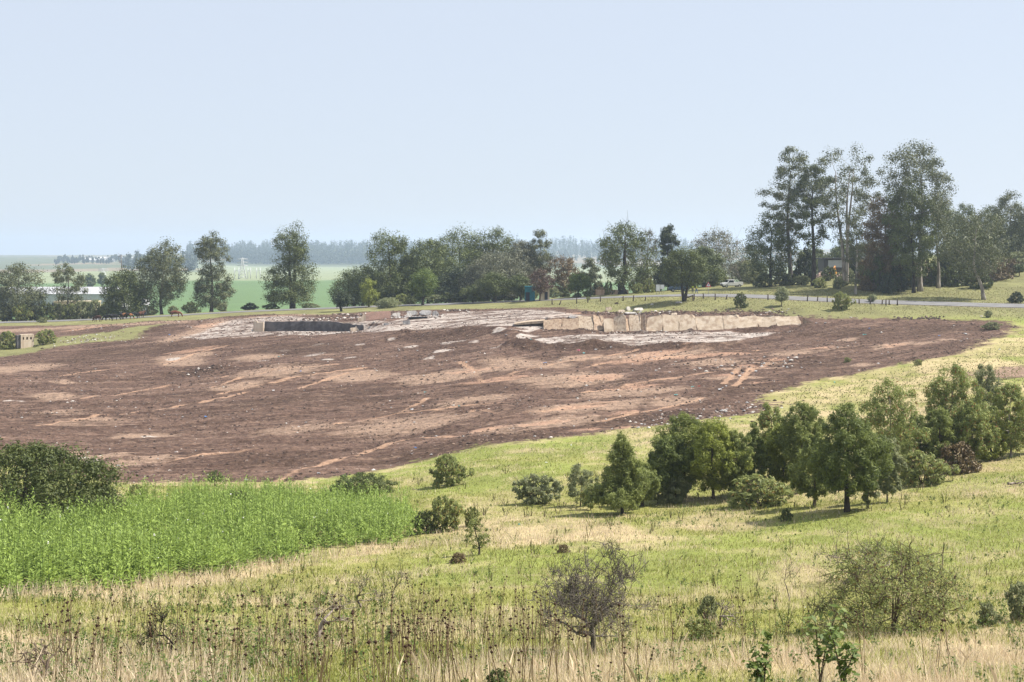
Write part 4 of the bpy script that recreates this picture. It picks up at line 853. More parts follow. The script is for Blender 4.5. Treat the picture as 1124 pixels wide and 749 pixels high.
g = ~isdry; blades(mb, X[g], Y[g], Z[g], rng.uniform(.04, .14, g.sum())*(.6+.9*vnoise(X[g]*.4, Y[g]*.4, 61)), np.maximum(.012, pxs[g]*.7), 0, 1.2)
g = isdry; blades(mb, X[g], Y[g], Z[g], rng.uniform(.07, .30, g.sum())*(.4+.9*vnoise(X[g]*.7, Y[g]*.6, 62)), np.maximum(.009, pxs[g]*.5), 1, .9)
# long straw at the foot of the slope and along the weeds
X, Y = scatter(90000, 20.5, 75, 1.4); dd, _ = seg_dist(X, Y, DRYBAND)
k = rng.random(len(X)) < np.clip(sstep(31, 25, Y+4*fbm(X*.35, Y*.2, 34, 3)-2)*.7*sstep(.42, .58, fbm(X*.22+3, Y*.2, 35, 3)+.14*np.tanh(np.abs(X+.4)-4))+np.exp(-(dd/1.3)**2)*.9, 0, 1); X, Y = X[k], Y[k]; Z = ground_z(X, Y)
blades(mb, X, Y, Z, rng.uniform(.2, .62, len(X)), np.maximum(.009, Y/F*.45), 1, .7)
# verge grass by the road and between young trees, shorter
X, Y = scatter(120000, 150, 300, .2); k = (poly_sd(X, Y, DIRT) < -1) & (seg_dist(X, Y, [tuple(p) for p in RD])[0] > HW+.5); X, Y = X[k], Y[k]; Z = ground_z(X, Y)
k = rng.random(len(X)) < .3
for g, m_, in ((~k, 3), (k, 4)): blades(mb, X[g], Y[g], Z[g], rng.uniform(.05, .22, g.sum()), np.full(g.sum(), .13), m_, 1.6)
tag(mb.build('meadow_grass', GRASS), kind='stuff')
mb = MB()                                   # leafy forbs dotted through the grass
X, Y = scatter(12000, 20, 150, 1.1); k = (rng.random(len(X)) < .15+.85*sstep(.5, .66, fbm(X*.16, Y*.1, 64, 3))) & (poly_sd(X, Y, WEEDS) < 0); X, Y = X[k], Y[k]; Z = ground_z(X, Y)
hh = rng.uniform(.08, .62, len(X))**1.3
leaf_quads(mb, rng, np.stack([X, Y, Z+hh*.5], 1), np.stack([hh*.35, hh*.35, hh*.55], 1), 30, .075, .45, .3, .6, fill=.5)
X, Y = scatter(1500, 21, 120, 1.15); k = (rng.random(len(X)) < .1+.9*sstep(.46, .62, fbm(X*.13+7, Y*.1, 67, 3))) & (poly_sd(X, Y, WEEDS) < 0); X, Y = X[k], Y[k]; Z = ground_z(X, Y)
hh = rng.uniform(.2, .8, len(X))
for q in range(3):
    o = rng.normal(size=(len(X), 2))*.1; w_ = np.maximum(.006, Y/F*.35)[:, None]*np.array([[1., 0, 0]]); tp = np.stack([X+o[:, 0]*2, Y+o[:, 1], Z+hh*rng.uniform(.6, 1, len(X))], 1); rt = np.stack([X+o[:, 0]*.4, Y, Z-.03], 1)
    mb.add(np.stack([rt-w_, rt+w_, tp+w_*.4, tp-w_*.4], 1).reshape(-1, 3), np.arange(4*len(X)).reshape(-1, 4), 1)
    leaf_quads(mb, rng, rt*.35+tp*.65, np.stack([hh*.12, hh*.12, hh*.34], 1), 12, .065, .4, .3, .5)
tag(mb.build('meadow_weeds', [GRASS[2], flatmat('dry_weed_stem', (.19, .15, .08), .9, .1)]), kind='stuff')
mb = MB()                                   # the tall lush stand of weeds
N = 7000; xs = np.array([p[0] for p in WEEDS]); ys = np.array([p[1] for p in WEEDS])
X = rng.uniform(max(xs.min(), -42), xs.max(), N*3); Y = rng.uniform(ys.min(), ys.max(), N*3); wq = poly_sd(X, Y, WEEDS); k = (wq > 2.6*(fbm(X*.4, Y*.4, 66, 3)-.5)+.6*(rng.random(N*3)-.5)) & (rng.random(N*3) < 1-.8*sstep(-11, -3.5, X)) & (rng.random(N*3) < .35+.65*sstep(.36, .5, fbm(X*.5, Y*.5, 68, 3))); X, Y = X[k][:N], Y[k][:N]
Z = ground_z(X, Y); hh = rng.uniform(.7, 2.1, len(X))*np.clip(.1+1.65*fbm(X*.28, Y*.28, 65, 4), .3, 1.5)*(.75+.25*sstep(0, 2.5, poly_sd(X, Y, WEEDS)))
K = 19; t = np.tile((np.arange(K)+rng.random(K))/K, len(X)); ii = np.repeat(np.arange(len(X)), K)
a = rng.random(len(ii))*2*PI; r = .17*(1.1-t)*rng.uniform(.5, 1.1, len(ii)); L = .36*(1.15-.6*t)*rng.uniform(.6, 1.2, len(ii))
c = np.stack([X[ii], Y[ii], Z[ii]+hh[ii]*t], 1); dv = np.stack([np.cos(a), np.sin(a), .55+.6*t-.9*rng.random(len(ii))], 1); dv /= np.linalg.norm(dv, axis=1)[:, None]
sd_ = np.stack([-np.sin(a), np.cos(a), 0*a], 1)*(L*.17)[:, None]; tipv = c+dv*L[:, None]; midv = c+dv*(L*.5)[:, None]+np.array([0, 0, .02])
mb.add(np.stack([c, midv+sd_, tipv, midv-sd_], 1).reshape(-1, 3), np.arange(4*len(ii)).reshape(-1, 4), 0)
sx = .010; root = np.stack([X, Y, Z-.05], 1); topv = np.stack([X+rng.normal(size=len(X))*.06, Y, Z+hh], 1); o1 = np.array([sx, 0, 0]); 
mb.add(np.stack([root-o1, root+o1, topv+o1*.4, topv-o1*.4], 1).reshape(-1, 3), np.arange(4*len(X)).reshape(-1, 4), 1)
k = rng.random(len(X)) < .014; leaf_quads(mb, rng, np.stack([X[k], Y[k], Z[k]+hh[k]], 1), np.full((k.sum(), 3), .06), 4, .07, .8, mat=2)
tag(mb.build('tall_weeds', [LM['weed'], flatmat('weed_stems', (.16, .20, .07), .7), flatmat('white_blossom', (.75, .73, .70), .7)]), kind='stuff')
# ---- dry seed-head stalks: individuals
STM = [flatmat('dry_stalk', (.17, .12, .07), .9, .1), flatmat('seed_head', (.055, .032, .024), .95, .05)]
def stalk_mesh(seed):
    r = np.random.default_rng(seed); m = MB()
    for s in range(r.integers(1, 4)):
        bx, by = r.normal(size=2)*.14; H = r.uniform(.85, 1.55); ln = r.normal(size=2)*.16
        t = np.linspace(0, 1, 4)[:, None]; pth = np.concatenate([bx+ln[0]*t, by+ln[1]*t, H*t-.05], 1); m.tube(pth, np.linspace(.0075, .0045, 4), 4, 0)
        for q in range(r.integers(1, 4)):
            f = 1-q*r.uniform(.09, .16); 
            if f < .35: break
            c = np.array([bx+ln[0]*f, by+ln[1]*f, H*f-.05]); R = r.uniform(.020, .034); th = np.arange(6)*PI/3
            ring = [c+np.array([0, 0, -R*.8])]+[c+np.array([R*math.cos(x), R*math.sin(x), 0]) for x in th]+[c+np.array([0, 0, R*.9])]
            m.add(ring, [[0, 1+(j+1) % 6, 1+j] for j in range(6)]+[[7, 1+j, 1+(j+1) % 6] for j in range(6)], 1, True)
    return m.mesh('seed_stalk', STM)
SM = [stalk_mesh(900+i) for i in range(9)]
cl = [(40, 740, 60, 34, 26), (120, 735, 60, 40, 24), (210, 745, 70, 40, 22), (300, 720, 40, 40, 20), (340, 752, 60, 30, 20), (400, 735, 60, 36, 34), (455, 735, 40, 30, 30), (480, 705, 16, 30, 18), (520, 740, 40, 40, 20), (575, 720, 24, 50, 18), (640, 750, 40, 25, 12), (740, 705, 50, 40, 10), (795, 715, 40, 30, 14), (830, 690, 30, 40, 8), (620, 735, 40, 25, 8), (560, 760, 80, 15, 10), (1000, 745, 80, 20, 6), (250, 690, 60, 20, 6), (60, 700, 50, 20, 6)]
for cx, cy, rx, ry, k in cl:
    for _ in range(int(k*.9)):
        px = cx+random.Random(int(cx*31+cy+_*977)).gauss(0, 1)*rx*1.0; py = min(cy-4+random.Random(int(cx*17+cy+_*577)).gauss(0, 1)*ry*.95, 785)
        p = G(px, py); o = link('seed_stalk', SM[(_*7+int(cx)) % 9]); o.location = p; o.rotation_euler = (0, 0, px*3.7); s = .6+.5*((px*13.7) % 1); o.scale = (s, s, s)
        tag(o, 'dry brown seed-head stalk standing in the straw on the near slope', 'dry stalk', 'seed-head stalks on the near slope')
# ---- far wood and hedge lines that read as one mass
mb = MB(); r2 = np.random.default_rng(8)
def wood_band(n_, pxa, pxb, Ya, Yb, h, step=1.):
    px = r2.uniform(pxa, pxb, n_); Y = r2.uniform(Ya, Yb, n_); X = (px-CX)/F*Y; Z = ground_z(X, Y); H = h*r2.uniform(.45, 1.3, n_)*(.75+.5*vnoise(px*.12, Y*.002, 12))
    for j in (.3, .55, .8):
        leaf_quads(mb, r2, np.stack([X, Y, Z+H*j], 1), np.stack([H*.28*(1.15-j), H*.28*(1.15-j), H*.22], 1), 26, 3.6, .7, .6, .3)
wood_band(1100, 205, 480, 3300, 4300, 34); wood_band(600, 250, 470, 3150, 3280, 26); wood_band(500, 560, 760, 3500, 4500, 42); wood_band(160, 480, 900, 3200, 3400, 30); wood_band(200, 60, 210, 2700, 3300, 9); wood_band(90, 135, 215, 2000, 2500, 24)
tag(mb.build('far_woods', [LM['haze']]), kind='stuff')
# ------------------------------------------------------------------ walls, ruins and rubble of the cleared site
def stained(name, c1, c2, c3, sc=.5, streak=3., bstr=.5):
    n = NT(name); geo = n.n('ShaderNodeNewGeometry'); P3 = geo.outputs['Position']
    a = n.noise(P3, sc, 5, .6); b = n.noise(n.mapping(P3, (streak, streak, .25)), 1, 4, .6); f = n.noise(P3, 7, 3)
    c = n.mix(n.ss(a, .35, .65), c1, c2); c = n.mix(n.math('MULTIPLY', n.ss(b, .42, .66), .8), c, c3); c = n.mix(n.math('MULTIPLY', f, .35), c, mul(c1, .6))
    return n.done(n.bsdf(c, .92, .12, f, bstr, .05))
CONC = stained('weathered_concrete', (.44, .345, .25), (.52, .43, .325), (.24, .165, .115))
CONC2 = stained('tan_concrete', (.40, .29, .20), (.48, .37, .27), (.22, .145, .10))
CONC3 = stained('bleached_concrete', (.44, .35, .255), (.53, .44, .34), (.27, .19, .13), .8, 1.2)
SOOT_SHADE = stained('sooty_shaded_plaster', (.085, .08, .085), (.16, .15, .15), (.05, .045, .045), .7, .6)  # soot stains and the wall's shade, both put into the colour
CREAM = stained('cream_plaster', (.58, .47, .36), (.62, .53, .42), (.36, .27, .19))
GREYC = stained('grey_concrete', (.36, .34, .33), (.50, .48, .46), (.22, .2, .19), 1.2)
WHITEC = stained('pale_rubble', (.56, .52, .47), (.66, .62, .57), (.35, .3, .26), 1.5)
SOIL = stained('dark_soil_face', (.075, .05, .04), (.12, .085, .068), (.05, .035, .03), 1.5)
def brickmat():
    n = NT('pink_brick'); tc = n.n('ShaderNodeTexCoord'); b = n.n('ShaderNodeTexBrick'); n.l(n.mapping(tc.outputs['Object'], (1, 1, 1), (PI/2, 0, 0)), b.inputs['Vector'])
    b.inputs['Scale'].default_value = 2.2; b.inputs['Color1'].default_value = (.42, .23, .17, 1); b.inputs['Color2'].default_value = (.52, .31, .24, 1); b.inputs['Mortar'].default_value = (.5, .42, .36, 1)
    f = n.noise(tc.outputs['Object'], 1.2, 5); return n.done(n.bsdf(n.mix(n.math('MULTIPLY', n.ss(f, .45, .7), .6), b.outputs['Color'], (.30, .22, .18)), .9, .1))
BRICK = brickmat()
def wall_y(pts_, x): return float(np.interp(x, [p[0] for p in pts_], [p[1] for p in pts_]))
def slab(mb, front, back_off, thick, mat=0):
    """closed slab from a front outline (list of 3-D points) pushed back by a vector of the given thickness"""
    f = np.array(front, float); b = f+np.array(back_off)*thick; n_ = len(f); o = mb.n
    mb.add(np.concatenate([f, b]), [[i, (i+1) % n_, n_+(i+1) % n_, n_+i] for i in range(n_)], mat)
    mb.f.append((np.array([np.arange(n_)[::-1]+o]), mat, False)); mb.f.append((np.array([np.arange(n_)+n_+o]), mat, False))
pw = A(740, 250.); cw = thing('concrete_wall', pw, 0, 'long broken pale concrete retaining wall of cracked leaning panels', 'wall')
PAN = [  # px0, px1, top row left, top row right, bottom row, forward shift, lean, material
 (597, 617, 352.5, 351, 361, .2, 2.21, 1), (617.6, 635, 351.3, 350, 360.5, .1, 2.21, 1), (635.4, 651.6, 347.8, 347.2, 359.5, 0, 2.62, 0), (652.2, 663, 346.6, 348.2, 360, 0, 2.62, 0), (663.2, 674.4, 350.6, 350.2, 361.5, .7, 2.07, 0),
 (674.7, 688, 349.6, 346.6, 361, .4, 2.62, 0), (688.2, 691.2, 350.5, 350.5, 361, .3, 2.35, 1), (691.6, 704, 346.8, 346.4, 361.3, .2, 2.76, 0), (704.4, 709.6, 347.4, 345.6, 361.6, -.1, 2.76, 1), (710, 728, 352.0, 346.2, 363, .3, 2.90, 0), (728.4, 746, 346.2, 346.6, 363.4, .2, 2.90, 0), (746.4, 765, 346.4, 346, 364, .2, 3.04, 0), (765.3, 795.7, 349, 346.6, 364.6, .3, 3.17, 0), (796, 813.7, 347.5, 347, 365, .2, 3.17, 0), (814, 833.2, 349, 347.4, 365.5, .3, 3.17, 0), (833.5, 853.4, 348, 348.2, 365.6, .2, 3.17, 0), (853.7, 880, 348.2, 348.4, 364.5, .2, 3.17, 0)]
for k, (a, b, tl, tr, bt, fw, ln, m_) in enumerate(PAN):
    r = np.random.default_rng(300+k); m = MB(); n_ = 7; yaw = r.normal()*.35*(1 if k < 9 else .25)
    def pt(px, f, topy):
        x = (px-CX)/F*250.; y0 = wall_y(WALL_R, x)-fw-yaw*((px-a)/(b-a)-.5); x = (px-CX)/F*y0
        z0 = zf(x, y0-.8)-.35; z1 = (HY-topy)/F*y0
        return np.array([x, y0+ln*f, z0+(z1-z0)*f])
    tops = []
    for i in range(n_):
        u = i/(n_-1); px = a+(b-a)*u; ty = tl+(tr-tl)*u
        ty += -1.2*math.sin(u*PI)*(1 if k in (5, 9) else .15)+r.normal()*.55+(1.8*u**6 if k == 11 else 0)
        tops.append((px+(0 if 0 < i < n_-1 else r.normal()*.25), ty))
    left = [(a+r.normal()*.35*(f < .95 and f > .05), f) for f in (.75, .5, .25, 0)]; right = [(b+r.normal()*.45+(1.2*(f-.5) if k in (9, 12, 14) else 0), f) for f in (0, .25, .5, .75)]
    yl = lambda px: tl+(tr-tl)*(px-a)/(b-a)
    front = [pt(px, 1, ty)-pw for px, ty in tops][::-1]+[pt(px, f, yl(px))-pw for px, f in left]+[pt(px, f, yl(px))-pw for px, f in right]
    slab(m, front, (0, .75, -.55), .28)
    m.build('panel', [(CONC2 if m_ else (CONC, CONC3, CONC, CONC2, CONC3)[k % 5] if k < 9 else CONC3)], cw)
ext = MB(); e0 = A(881, 248)-pw                      # diagonal broken end, sloping to the soil
ext.prism([(0, -.4), (4.2, -.3), (2.2, .3), (0, .9)], 0, .3); eo = ext.build('footing', [CONC2], cw); eo.location = e0
pl = A(330, 284.); rw = thing('retaining_wall', pl, 0, 'dark soot-stained, shade-toned retaining wall with a cream pillar at one end', 'wall')
m = MB(); n_ = 40; f = []
xs = np.linspace(XY(290.5, 284)[0], XY(399, 281)[0], n_); rr = np.random.default_rng(40)
top = np.interp(CX+F*xs/283., [290, 300, 350, 368, 376, 382, 390, 399], [353.2, 353.4, 352.6, 353.2, 355.0, 355.5, 356.5, 357.0])+rr.normal(size=n_)*.25
lo = [np.array([x, wall_y(WALL_L, x)-.1, zf(x, wall_y(WALL_L, x)-1)-.5]) for x in xs]; hi = [np.array([x, wall_y(WALL_L, x)-.1, (HY-t_)/F*wall_y(WALL_L, x)]) for x, t_ in zip(xs, top)]
slab(m, [p-np.array(pl) for p in hi[::-1]+lo], (0, 1, 0), .35); m.build('wall_face', [SOOT_SHADE], rw)
pp = A(284, 283.2); m = MB(); hp = (HY-354.2)/F*283-pp.z
m.box((0, 0, hp/2-.2), (2.0, .7, hp+.4)); m.box((.75, -.37, hp/2), (.3, .06, hp*.9)); m.box((-.6, 0, hp+.12), (.8, .68, .28)); o = m.build('pillar', [CREAM], rw); o.location = pp-pl
m = MB(); m.prism([(0, -.3), (22.3, -.3), (22.3, .14), (15, .1), (8, .16), (0, .1)], 0, .5); o = m.build('coping', [CREAM], rw)
o.location = Vector((xs[0]+.2, 284.8, hi[5][2]-.28))-pl
pb = G(415, 350.5); bw = thing('brick_wall', pb, .4, 'low pinkish brick wall left standing above the dark retaining wall', 'wall')
s = pb.y/F; hb_ = 8.2*s; m = MB()
m.prism([(-14*s, -.4), (14.5*s, -.4), (14.5*s, hb_*1.05), (5*s, hb_), (-6*s, hb_*.97), (-11*s, hb_*.9), (-14*s, hb_*.75)], -.15, .15); m.build('brick_face', [BRICK], bw)
m = MB(); m.prism([(-23*s, -.4), (-14.1*s, -.4), (-14.1*s, hb_*.62), (-17*s, hb_*.7), (-19*s, hb_*.3), (-23*s, hb_*.18)], -.13, .13); m.build('broken_stub', [CREAM], bw)
def chunk(name, px, py, wpx, hpx, mat, label, seed, rz=0., tilt=0., depth=None, cat='slab', Y=None, group=None):
    p = A(px, Y) if Y else G(px, py); s = p.y/F; r = np.random.default_rng(seed); W_, H_ = wpx*s, hpx*s; D = depth or max(.35, W_*.35)
    m = MB(); n_ = 7
    an = np.sort((np.arange(n_)+r.random(n_)*.6)*2*PI/n_); po = [(W_/2*math.copysign(abs(math.cos(a))**.6, math.cos(a))*r.uniform(.85, 1.05), H_/2+H_/2*math.copysign(abs(math.sin(a))**.6, math.sin(a))*r.uniform(.85, 1.05)) for a in an]
    m.prism(po, -D/2, D/2); m.v = [v+r.normal(size=v.shape)*.03*min(W_, H_) for v in m.v]
    o = m.build(name, [mat]); o.location = p-Vector((0, 0, .12)); o.rotation_euler = (tilt, 0, rz); return tag(o, label, cat, group)
for a in ((467, 346.5, 14, 6.5, GREYC, 'grey concrete slab leaning beside the broken white slabs', .1, -.5), (452, 346.5, 13, 5.5, WHITEC, 'broken white slab pile edge under the bright green tree', -.2, -.5), (478, 346, 8, 5, GREYC, 'darker grey upright slab at the right end of the broken white slabs', .2, -.2), (446, 356, 9, 5, GREYC, 'rounded grey boulder on the pale plateau above the spoil', .1, -.2), (435, 347, 10, 4, WHITEC, 'pale rubble block beside the brick wall', .3, -.3), (449, 347.5, 7, 4, WHITEC, 'small white block right of the pale rubble block', .3, -.3),
          (395, 363, 12, 7, CREAM, 'cream masonry lump before the broken end of the dark wall', .1, -.3), (388, 364, 8, 5, CREAM, 'smaller cream lump beside the masonry lump by the dark wall', .4, -.2), (424, 357, 6, 3, GREYC, 'flat grey stone left of the rounded boulder', 0, -.3),
          (668, 341, 7, 5, CREAM, 'cream upright block on the rubble line above the wall', .2, -.2), (701, 341.5, 12, 4, WHITEC, 'long white slab lying on the rubble line above the wall', .25, -.6), (690, 341, 5, 5.5, WHITEC, 'small pointed white block left of the long white slab', .5, -.2), (682, 343, 9, 3.4, CREAM, 'flat cream slab left of the pointed white block', .1, -.6), (692, 345, 14, 2.4, WHITEC, 'flat pale slab on the wall top below the long white slab', .1, -.6), (740, 346, 8, 3, CREAM, 'tan slab lying on the wall top under the verge tree', .2, -.5), (628, 350, 9, 4, GREYC, 'grey lump at the low left end of the pale wall', .3, -.3),
          (745, 333, 8, 2.2, GREYC, 'grey sheet lying in the shade of the verge tree', .1, -.9), (716, 335, 3.4, 2.4, WHITEC, 'small white bag of rubbish on the verge grass', .4, -.2), (677, 334, 4, 2.8, SOIL, 'dark lump on the verge grass below the posts', .2, -.2), (1077, 347.5, 4, 1.6, WHITEC, 'pale stone on the grass above the spoil tip', .2, -.4)):
    chunk('concrete_slab' if a[3] > 3 else 'rubble_block', a[0], a[1], a[2], a[3], a[4], a[5], int(a[0]*3), a[6], a[7], cat='slab' if a[3] > 3 else 'rubble')
p = G(583, 358); s = p.y/F; t = thing('floor_slab', p, -.03, 'undercut pale floor slab jutting over a dark hollow, left of the wall', 'slab')
m = MB(); m.prism([(-18*s, .15), (20*s, .62), (19*s, .95), (14*s, 1.0), (-4*s, .75), (-19*s, .38)], -.3, 4.5); m.build('slab_top', [CONC], t)
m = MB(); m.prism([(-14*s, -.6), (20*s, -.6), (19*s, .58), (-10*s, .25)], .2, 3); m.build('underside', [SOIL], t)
p = G(459, 350); s = p.y/F; m = MB(); m.prism([(-10*s, .05), (10*s, .2), (10.5*s, .42), (-10*s, .30)], -1., 1.); o = m.build('fallen_board', [flatmat('black_board', (.03, .03, .035), .8, .2)]); o.location = p; tag(o, 'black board lying flat on the plateau under the grey slab', 'board')
p = G(29, 381.5); s = p.y/F; Wd, Ht = 14*s, 14.5*s; t = thing('block_ruin', p, .6, 'cream block ruin with a row of three square holes between two bushes', 'ruin'); m = MB()
m.box((0, 0, Ht*.3-.2), (Wd, 1.4, Ht*.6+.4)); m.box((0, 0, Ht*.9), (Wd, 1.4, Ht*.2))
for x in (-.43, -.17, .13, .42): m.box((x*Wd, 0, Ht*.7), (Wd*(.14 if abs(x) > .3 else .16), 1.396, Ht*.2))
m.box((0, .45, Ht*.7), (Wd*.9, .3, Ht*.199)); m.build('block_wall', [CREAM], t); m = MB(); m.box((-Wd/2-.35, .1, Ht*.46), (.68, 1.2, Ht*.95)); m.build('shaded_side', [SOOT_SHADE], t)  # added dark box on the left paints the ruin's shaded side face
# small stones, clods and broken concrete over the spoil: one mass
def stones(mb, X, Y, sz, mats, r):
    Z = ground_z(X, Y); base = np.array([[1, 0, 0], [0, 1, 0], [-1, 0, 0], [0, -1, 0], [0, 0, .8], [0, 0, -.6]]); N = len(X)
    v = base[None]*r.uniform(.5, 1.3, (N, 6, 1))*sz[:, None, None]*np.array([1, .8, .6]); a = r.random(N)*6.3; ca, sa = np.cos(a)[:, None], np.sin(a)[:, None]
    v = np.stack([v[..., 0]*ca-v[..., 1]*sa, v[..., 0]*sa+v[..., 1]*ca, v[..., 2]], -1)+np.stack([X, Y, Z+sz*.15], 1)[:, None]
    fc = np.array([[0, 1, 4], [1, 2, 4], [2, 3, 4], [3, 0, 4], [1, 0, 5], [2, 1, 5], [3, 2, 5], [0, 3, 5]])
    mi = r.choice(len(mats), N, p=mats)
    for q in range(len(mats)):
        k = mi == q
        if k.any(): mb.add(v[k].reshape(-1, 3), (np.arange(k.sum())[:, None, None]*6+fc[None]).reshape(-1, 3), q)
r3 = np.random.default_rng(33); mb = MB()
dx = np.array([p[0] for p in DIRT]); dy = np.array([p[1] for p in DIRT]); X = r3.uniform(-95, dx.max(), 90000); Y = r3.uniform(dy.min(), dy.max(), 90000); k = (poly_sd(X, Y, DIRT) > .3)&(poly_sd(X, Y, GRASSL) < 0); X, Y = X[k][:40000], Y[k][:40000]
k = r3.random(len(X)) < .25+.75*sstep(.4, .65, fbm(X*.08, Y*.08, 71, 3)); X, Y = X[k], Y[k]
stones(mb, X, Y, .06+.24*r3.random(len(X))**3, [.70, .25, .03, .02], r3)
def heap(pxa, pya, pxb, pyb, n_, sp, s0, s1, w_):
    a_ = W(pxa, pya, ground_z); b_ = W(pxb, pyb, ground_z); t_ = r3.random(n_); X = a_[0]+(b_[0]-a_[0])*t_+r3.normal(size=n_)*sp; Y = a_[1]+(b_[1]-a_[1])*t_+r3.normal(size=n_)*sp*1.3
    stones(mb, X, Y, r3.uniform(s0, s1, n_), w_, r3)
heap(645, 344, 740, 344, 260, 1.3, .1, .45, [.62, .28, .06, .04]); heap(735, 343, 865, 344, 380, 1.6, .08, .36, [.7, .25, .03, .02]); heap(600, 363, 760, 364.5, 300, .35, .06, .28, [.6, .25, .15, 0]); heap(760, 364.5, 870, 365, 120, .3, .05, .2, [.6, .25, .15, 0]); heap(430, 349, 485, 347, 160, .9, .12, .45, [.2, .3, .3, .2])
heap(70, 375, 122, 371, 170, 2.6, .06, .34, [.2, .4, .15, .25]); heap(330, 351, 400, 349, 260, 1.2, .1, .5, [.55, .25, .15, .05]); heap(300, 366, 400, 365, 160, .7, .08, .3, [.3, .35, .3, .05]); heap(370, 345, 400, 346, 90, .8, .2, .6, [.5, .3, .15, .05]); heap(800, 405, 860, 398, 120, 3, .1, .4, [.5, .2, .15, .15]); heap(700, 462, 840, 448, 320, 3., .08, .32, [.45, .3, .15, .1]); heap(205, 407, 240, 404, 120, 1.5, .1, .45, [.85, .1, .05, 0]); heap(485, 341, 520, 341, 90, .7, .15, .5, [.7, .2, .1, 0]); heap(990, 350, 1030, 350, 60, 1., .15, .5, [.95, .05, 0, 0])
tag(mb.build('rubble', [SOIL, roughmat('brown_clod', (.15, .10, .08), (.24, .17, .13), 2), WHITEC, GREYC]), kind='stuff')
# litter one can pick out
LIT = {'white': flatmat('white_plastic', (.78, .78, .78), .5), 'blue': flatmat('blue_plastic', (.05, .22, .55), .4), 'red': flatmat('red_plastic', (.70, .10, .05), .4), 'teal': flatmat('teal_plastic', (.10, .48, .48), .4), 'pink': flatmat('pink_plastic', (.80, .18, .28), .4), 'grey': flatmat('grey_scrap', (.40, .42, .45), .6)}
LITTER = [('white', 804, 411), ('white', 790, 428), ('white', 797, 424), ('grey', 793, 426), ('red', 767, 424.5), ('teal', 760, 425), ('white', 815, 410), ('white', 812, 413), ('white', 768, 440), ('teal', 742, 434), ('white', 720, 407), ('pink', 635, 385), ('white', 671, 381.5), ('teal', 641, 388), ('white', 654, 384), ('teal', 583, 373), ('blue', 598, 399), ('teal', 467, 431), ('white', 452, 450), ('blue', 456, 492), ('teal', 504, 446), ('blue', 330, 408), ('teal', 306, 392), ('white', 600, 508), ('white', 627, 489), ('white', 705, 466), ('white', 858, 448), ('teal', 916, 420), ('white', 906, 355), ('grey', 896, 355), ('blue', 1031, 369), ('blue', 954, 361), ('teal', 949, 368), ('white', 875, 392), ('white', 964, 399.5), ('white', 1097, 384), ('teal', 570, 576), ('white', 884, 667), ('blue', 186, 368), ('blue', 226, 458), ('white', 310, 390), ('white', 300, 429), ('grey', 350, 520), ('white', 630, 468), ('blue', 88, 531), ('white', 735, 409), ('grey', 700, 470), ('white', 880, 404), ('white', 1060, 367), ('white', 830, 408)]
names = {'white': ('scrap of white plastic litter on the slope', 'white litter'), 'blue': ('scrap of blue plastic litter on the slope', 'blue litter'), 'teal': ('scrap of teal plastic litter on the slope', 'teal litter'), 'grey': ('crumpled grey scrap lying on the bare soil', 'grey litter')}
for q, (c_, px, py) in enumerate(LITTER):
    p = G(px, py); r = np.random.default_rng(700+q); s = p.y/F*r.uniform(1.0, 2.1); m = MB(); g_ = 5
    gx_, gy_ = np.meshgrid(np.linspace(-1, 1, g_), np.linspace(-.6, .6, 4)); v = np.stack([gx_+r.normal(size=gx_.shape)*.15, gy_+r.normal(size=gx_.shape)*.15, .18+r.random(gx_.shape)*.5], -1).reshape(-1, 3)*s
    ff = [[j*g_+i_, j*g_+i_+1, (j+1)*g_+i_+1, (j+1)*g_+i_] for j in range(3) for i_ in range(g_-1)]; m.add(v, ff); m.add(v*np.array([1, 1, .2]), [x[::-1] for x in ff])
    o = m.build('litter_scrap', [LIT[c_]]); o.location = p; o.rotation_euler = (0, 0, r.uniform(0, 3))
    if c_ in names and c_ != 'grey' or c_ == 'grey': lab, gr_ = names.get(c_, (None, None))
    if c_ == 'red': lab, gr_ = 'bright red sheet of plastic on the spoil above the young trees', None
    if c_ == 'pink': lab, gr_ = 'pink bag on the dark bank below the concrete apron', None
    if (px, py) == (884, 667): lab, gr_ = 'white scrap caught in the grass before the big bush', None
    if (px, py) == (600, 508): lab, gr_ = 'white sheet on the grass below the spoil, above the lone wispy shrub', None
    tag(o, lab, 'litter', gr_)
# ------------------------------------------------------------------ road furniture
WOOD = roughmat('dark_post_wood', (.045, .035, .028), (.10, .08, .065), 4)
def post_mesh(seed, h):
    r = np.random.default_rng(seed); m = MB(); t_ = np.array([0, .5, 1]); m.tube(np.stack([r.normal()*.06*t_, 0*t_, -.3+(h+.3)*t_], 1), [.13, .12, .11], 8); return m.mesh('fence_post', [WOOD])
PM = [post_mesh(i, h_) for i, h_ in enumerate((1.15, 1.0, 1.25, .9))]
for q, (px, py, tl) in enumerate(((606, 334.5, 0), (614, 335, .35), (633, 333.5, 0), (645, 332.5, 0), (659, 331.5, 0), (684, 330.5, 0), (695, 331, .08), (708, 330.5, 0), (762, 329, 0), (772, 328, 0), (785, 329.5, 0), (797, 329, .1), (843, 329.5, 0), (854, 330, -.15), (886, 331, .1), (897, 331, 0), (908, 332, 0), (943, 334, 0), (955, 334.3, .1), (968, 334.5, 0), (972.5, 335.5, 0), (976, 335, 0), (985, 335.5, 0))):
    p = G(px, py); o = link('fence_post', PM[q % 4]); o.location = p; o.rotation_euler = (0, tl, 0)
    if px == 614: tag(o, 'wooden post leaning sideways beside the rusty bare tree', 'post', 'short dark posts along the road verge')
    elif px == 854: tag(o, 'short post tilted next to the small umbrella-shaped shrub tree', 'post', 'short dark posts along the road verge')
    else: tag(o, 'short dark wooden post on the near verge of the road', 'post', 'short dark posts along the road verge')
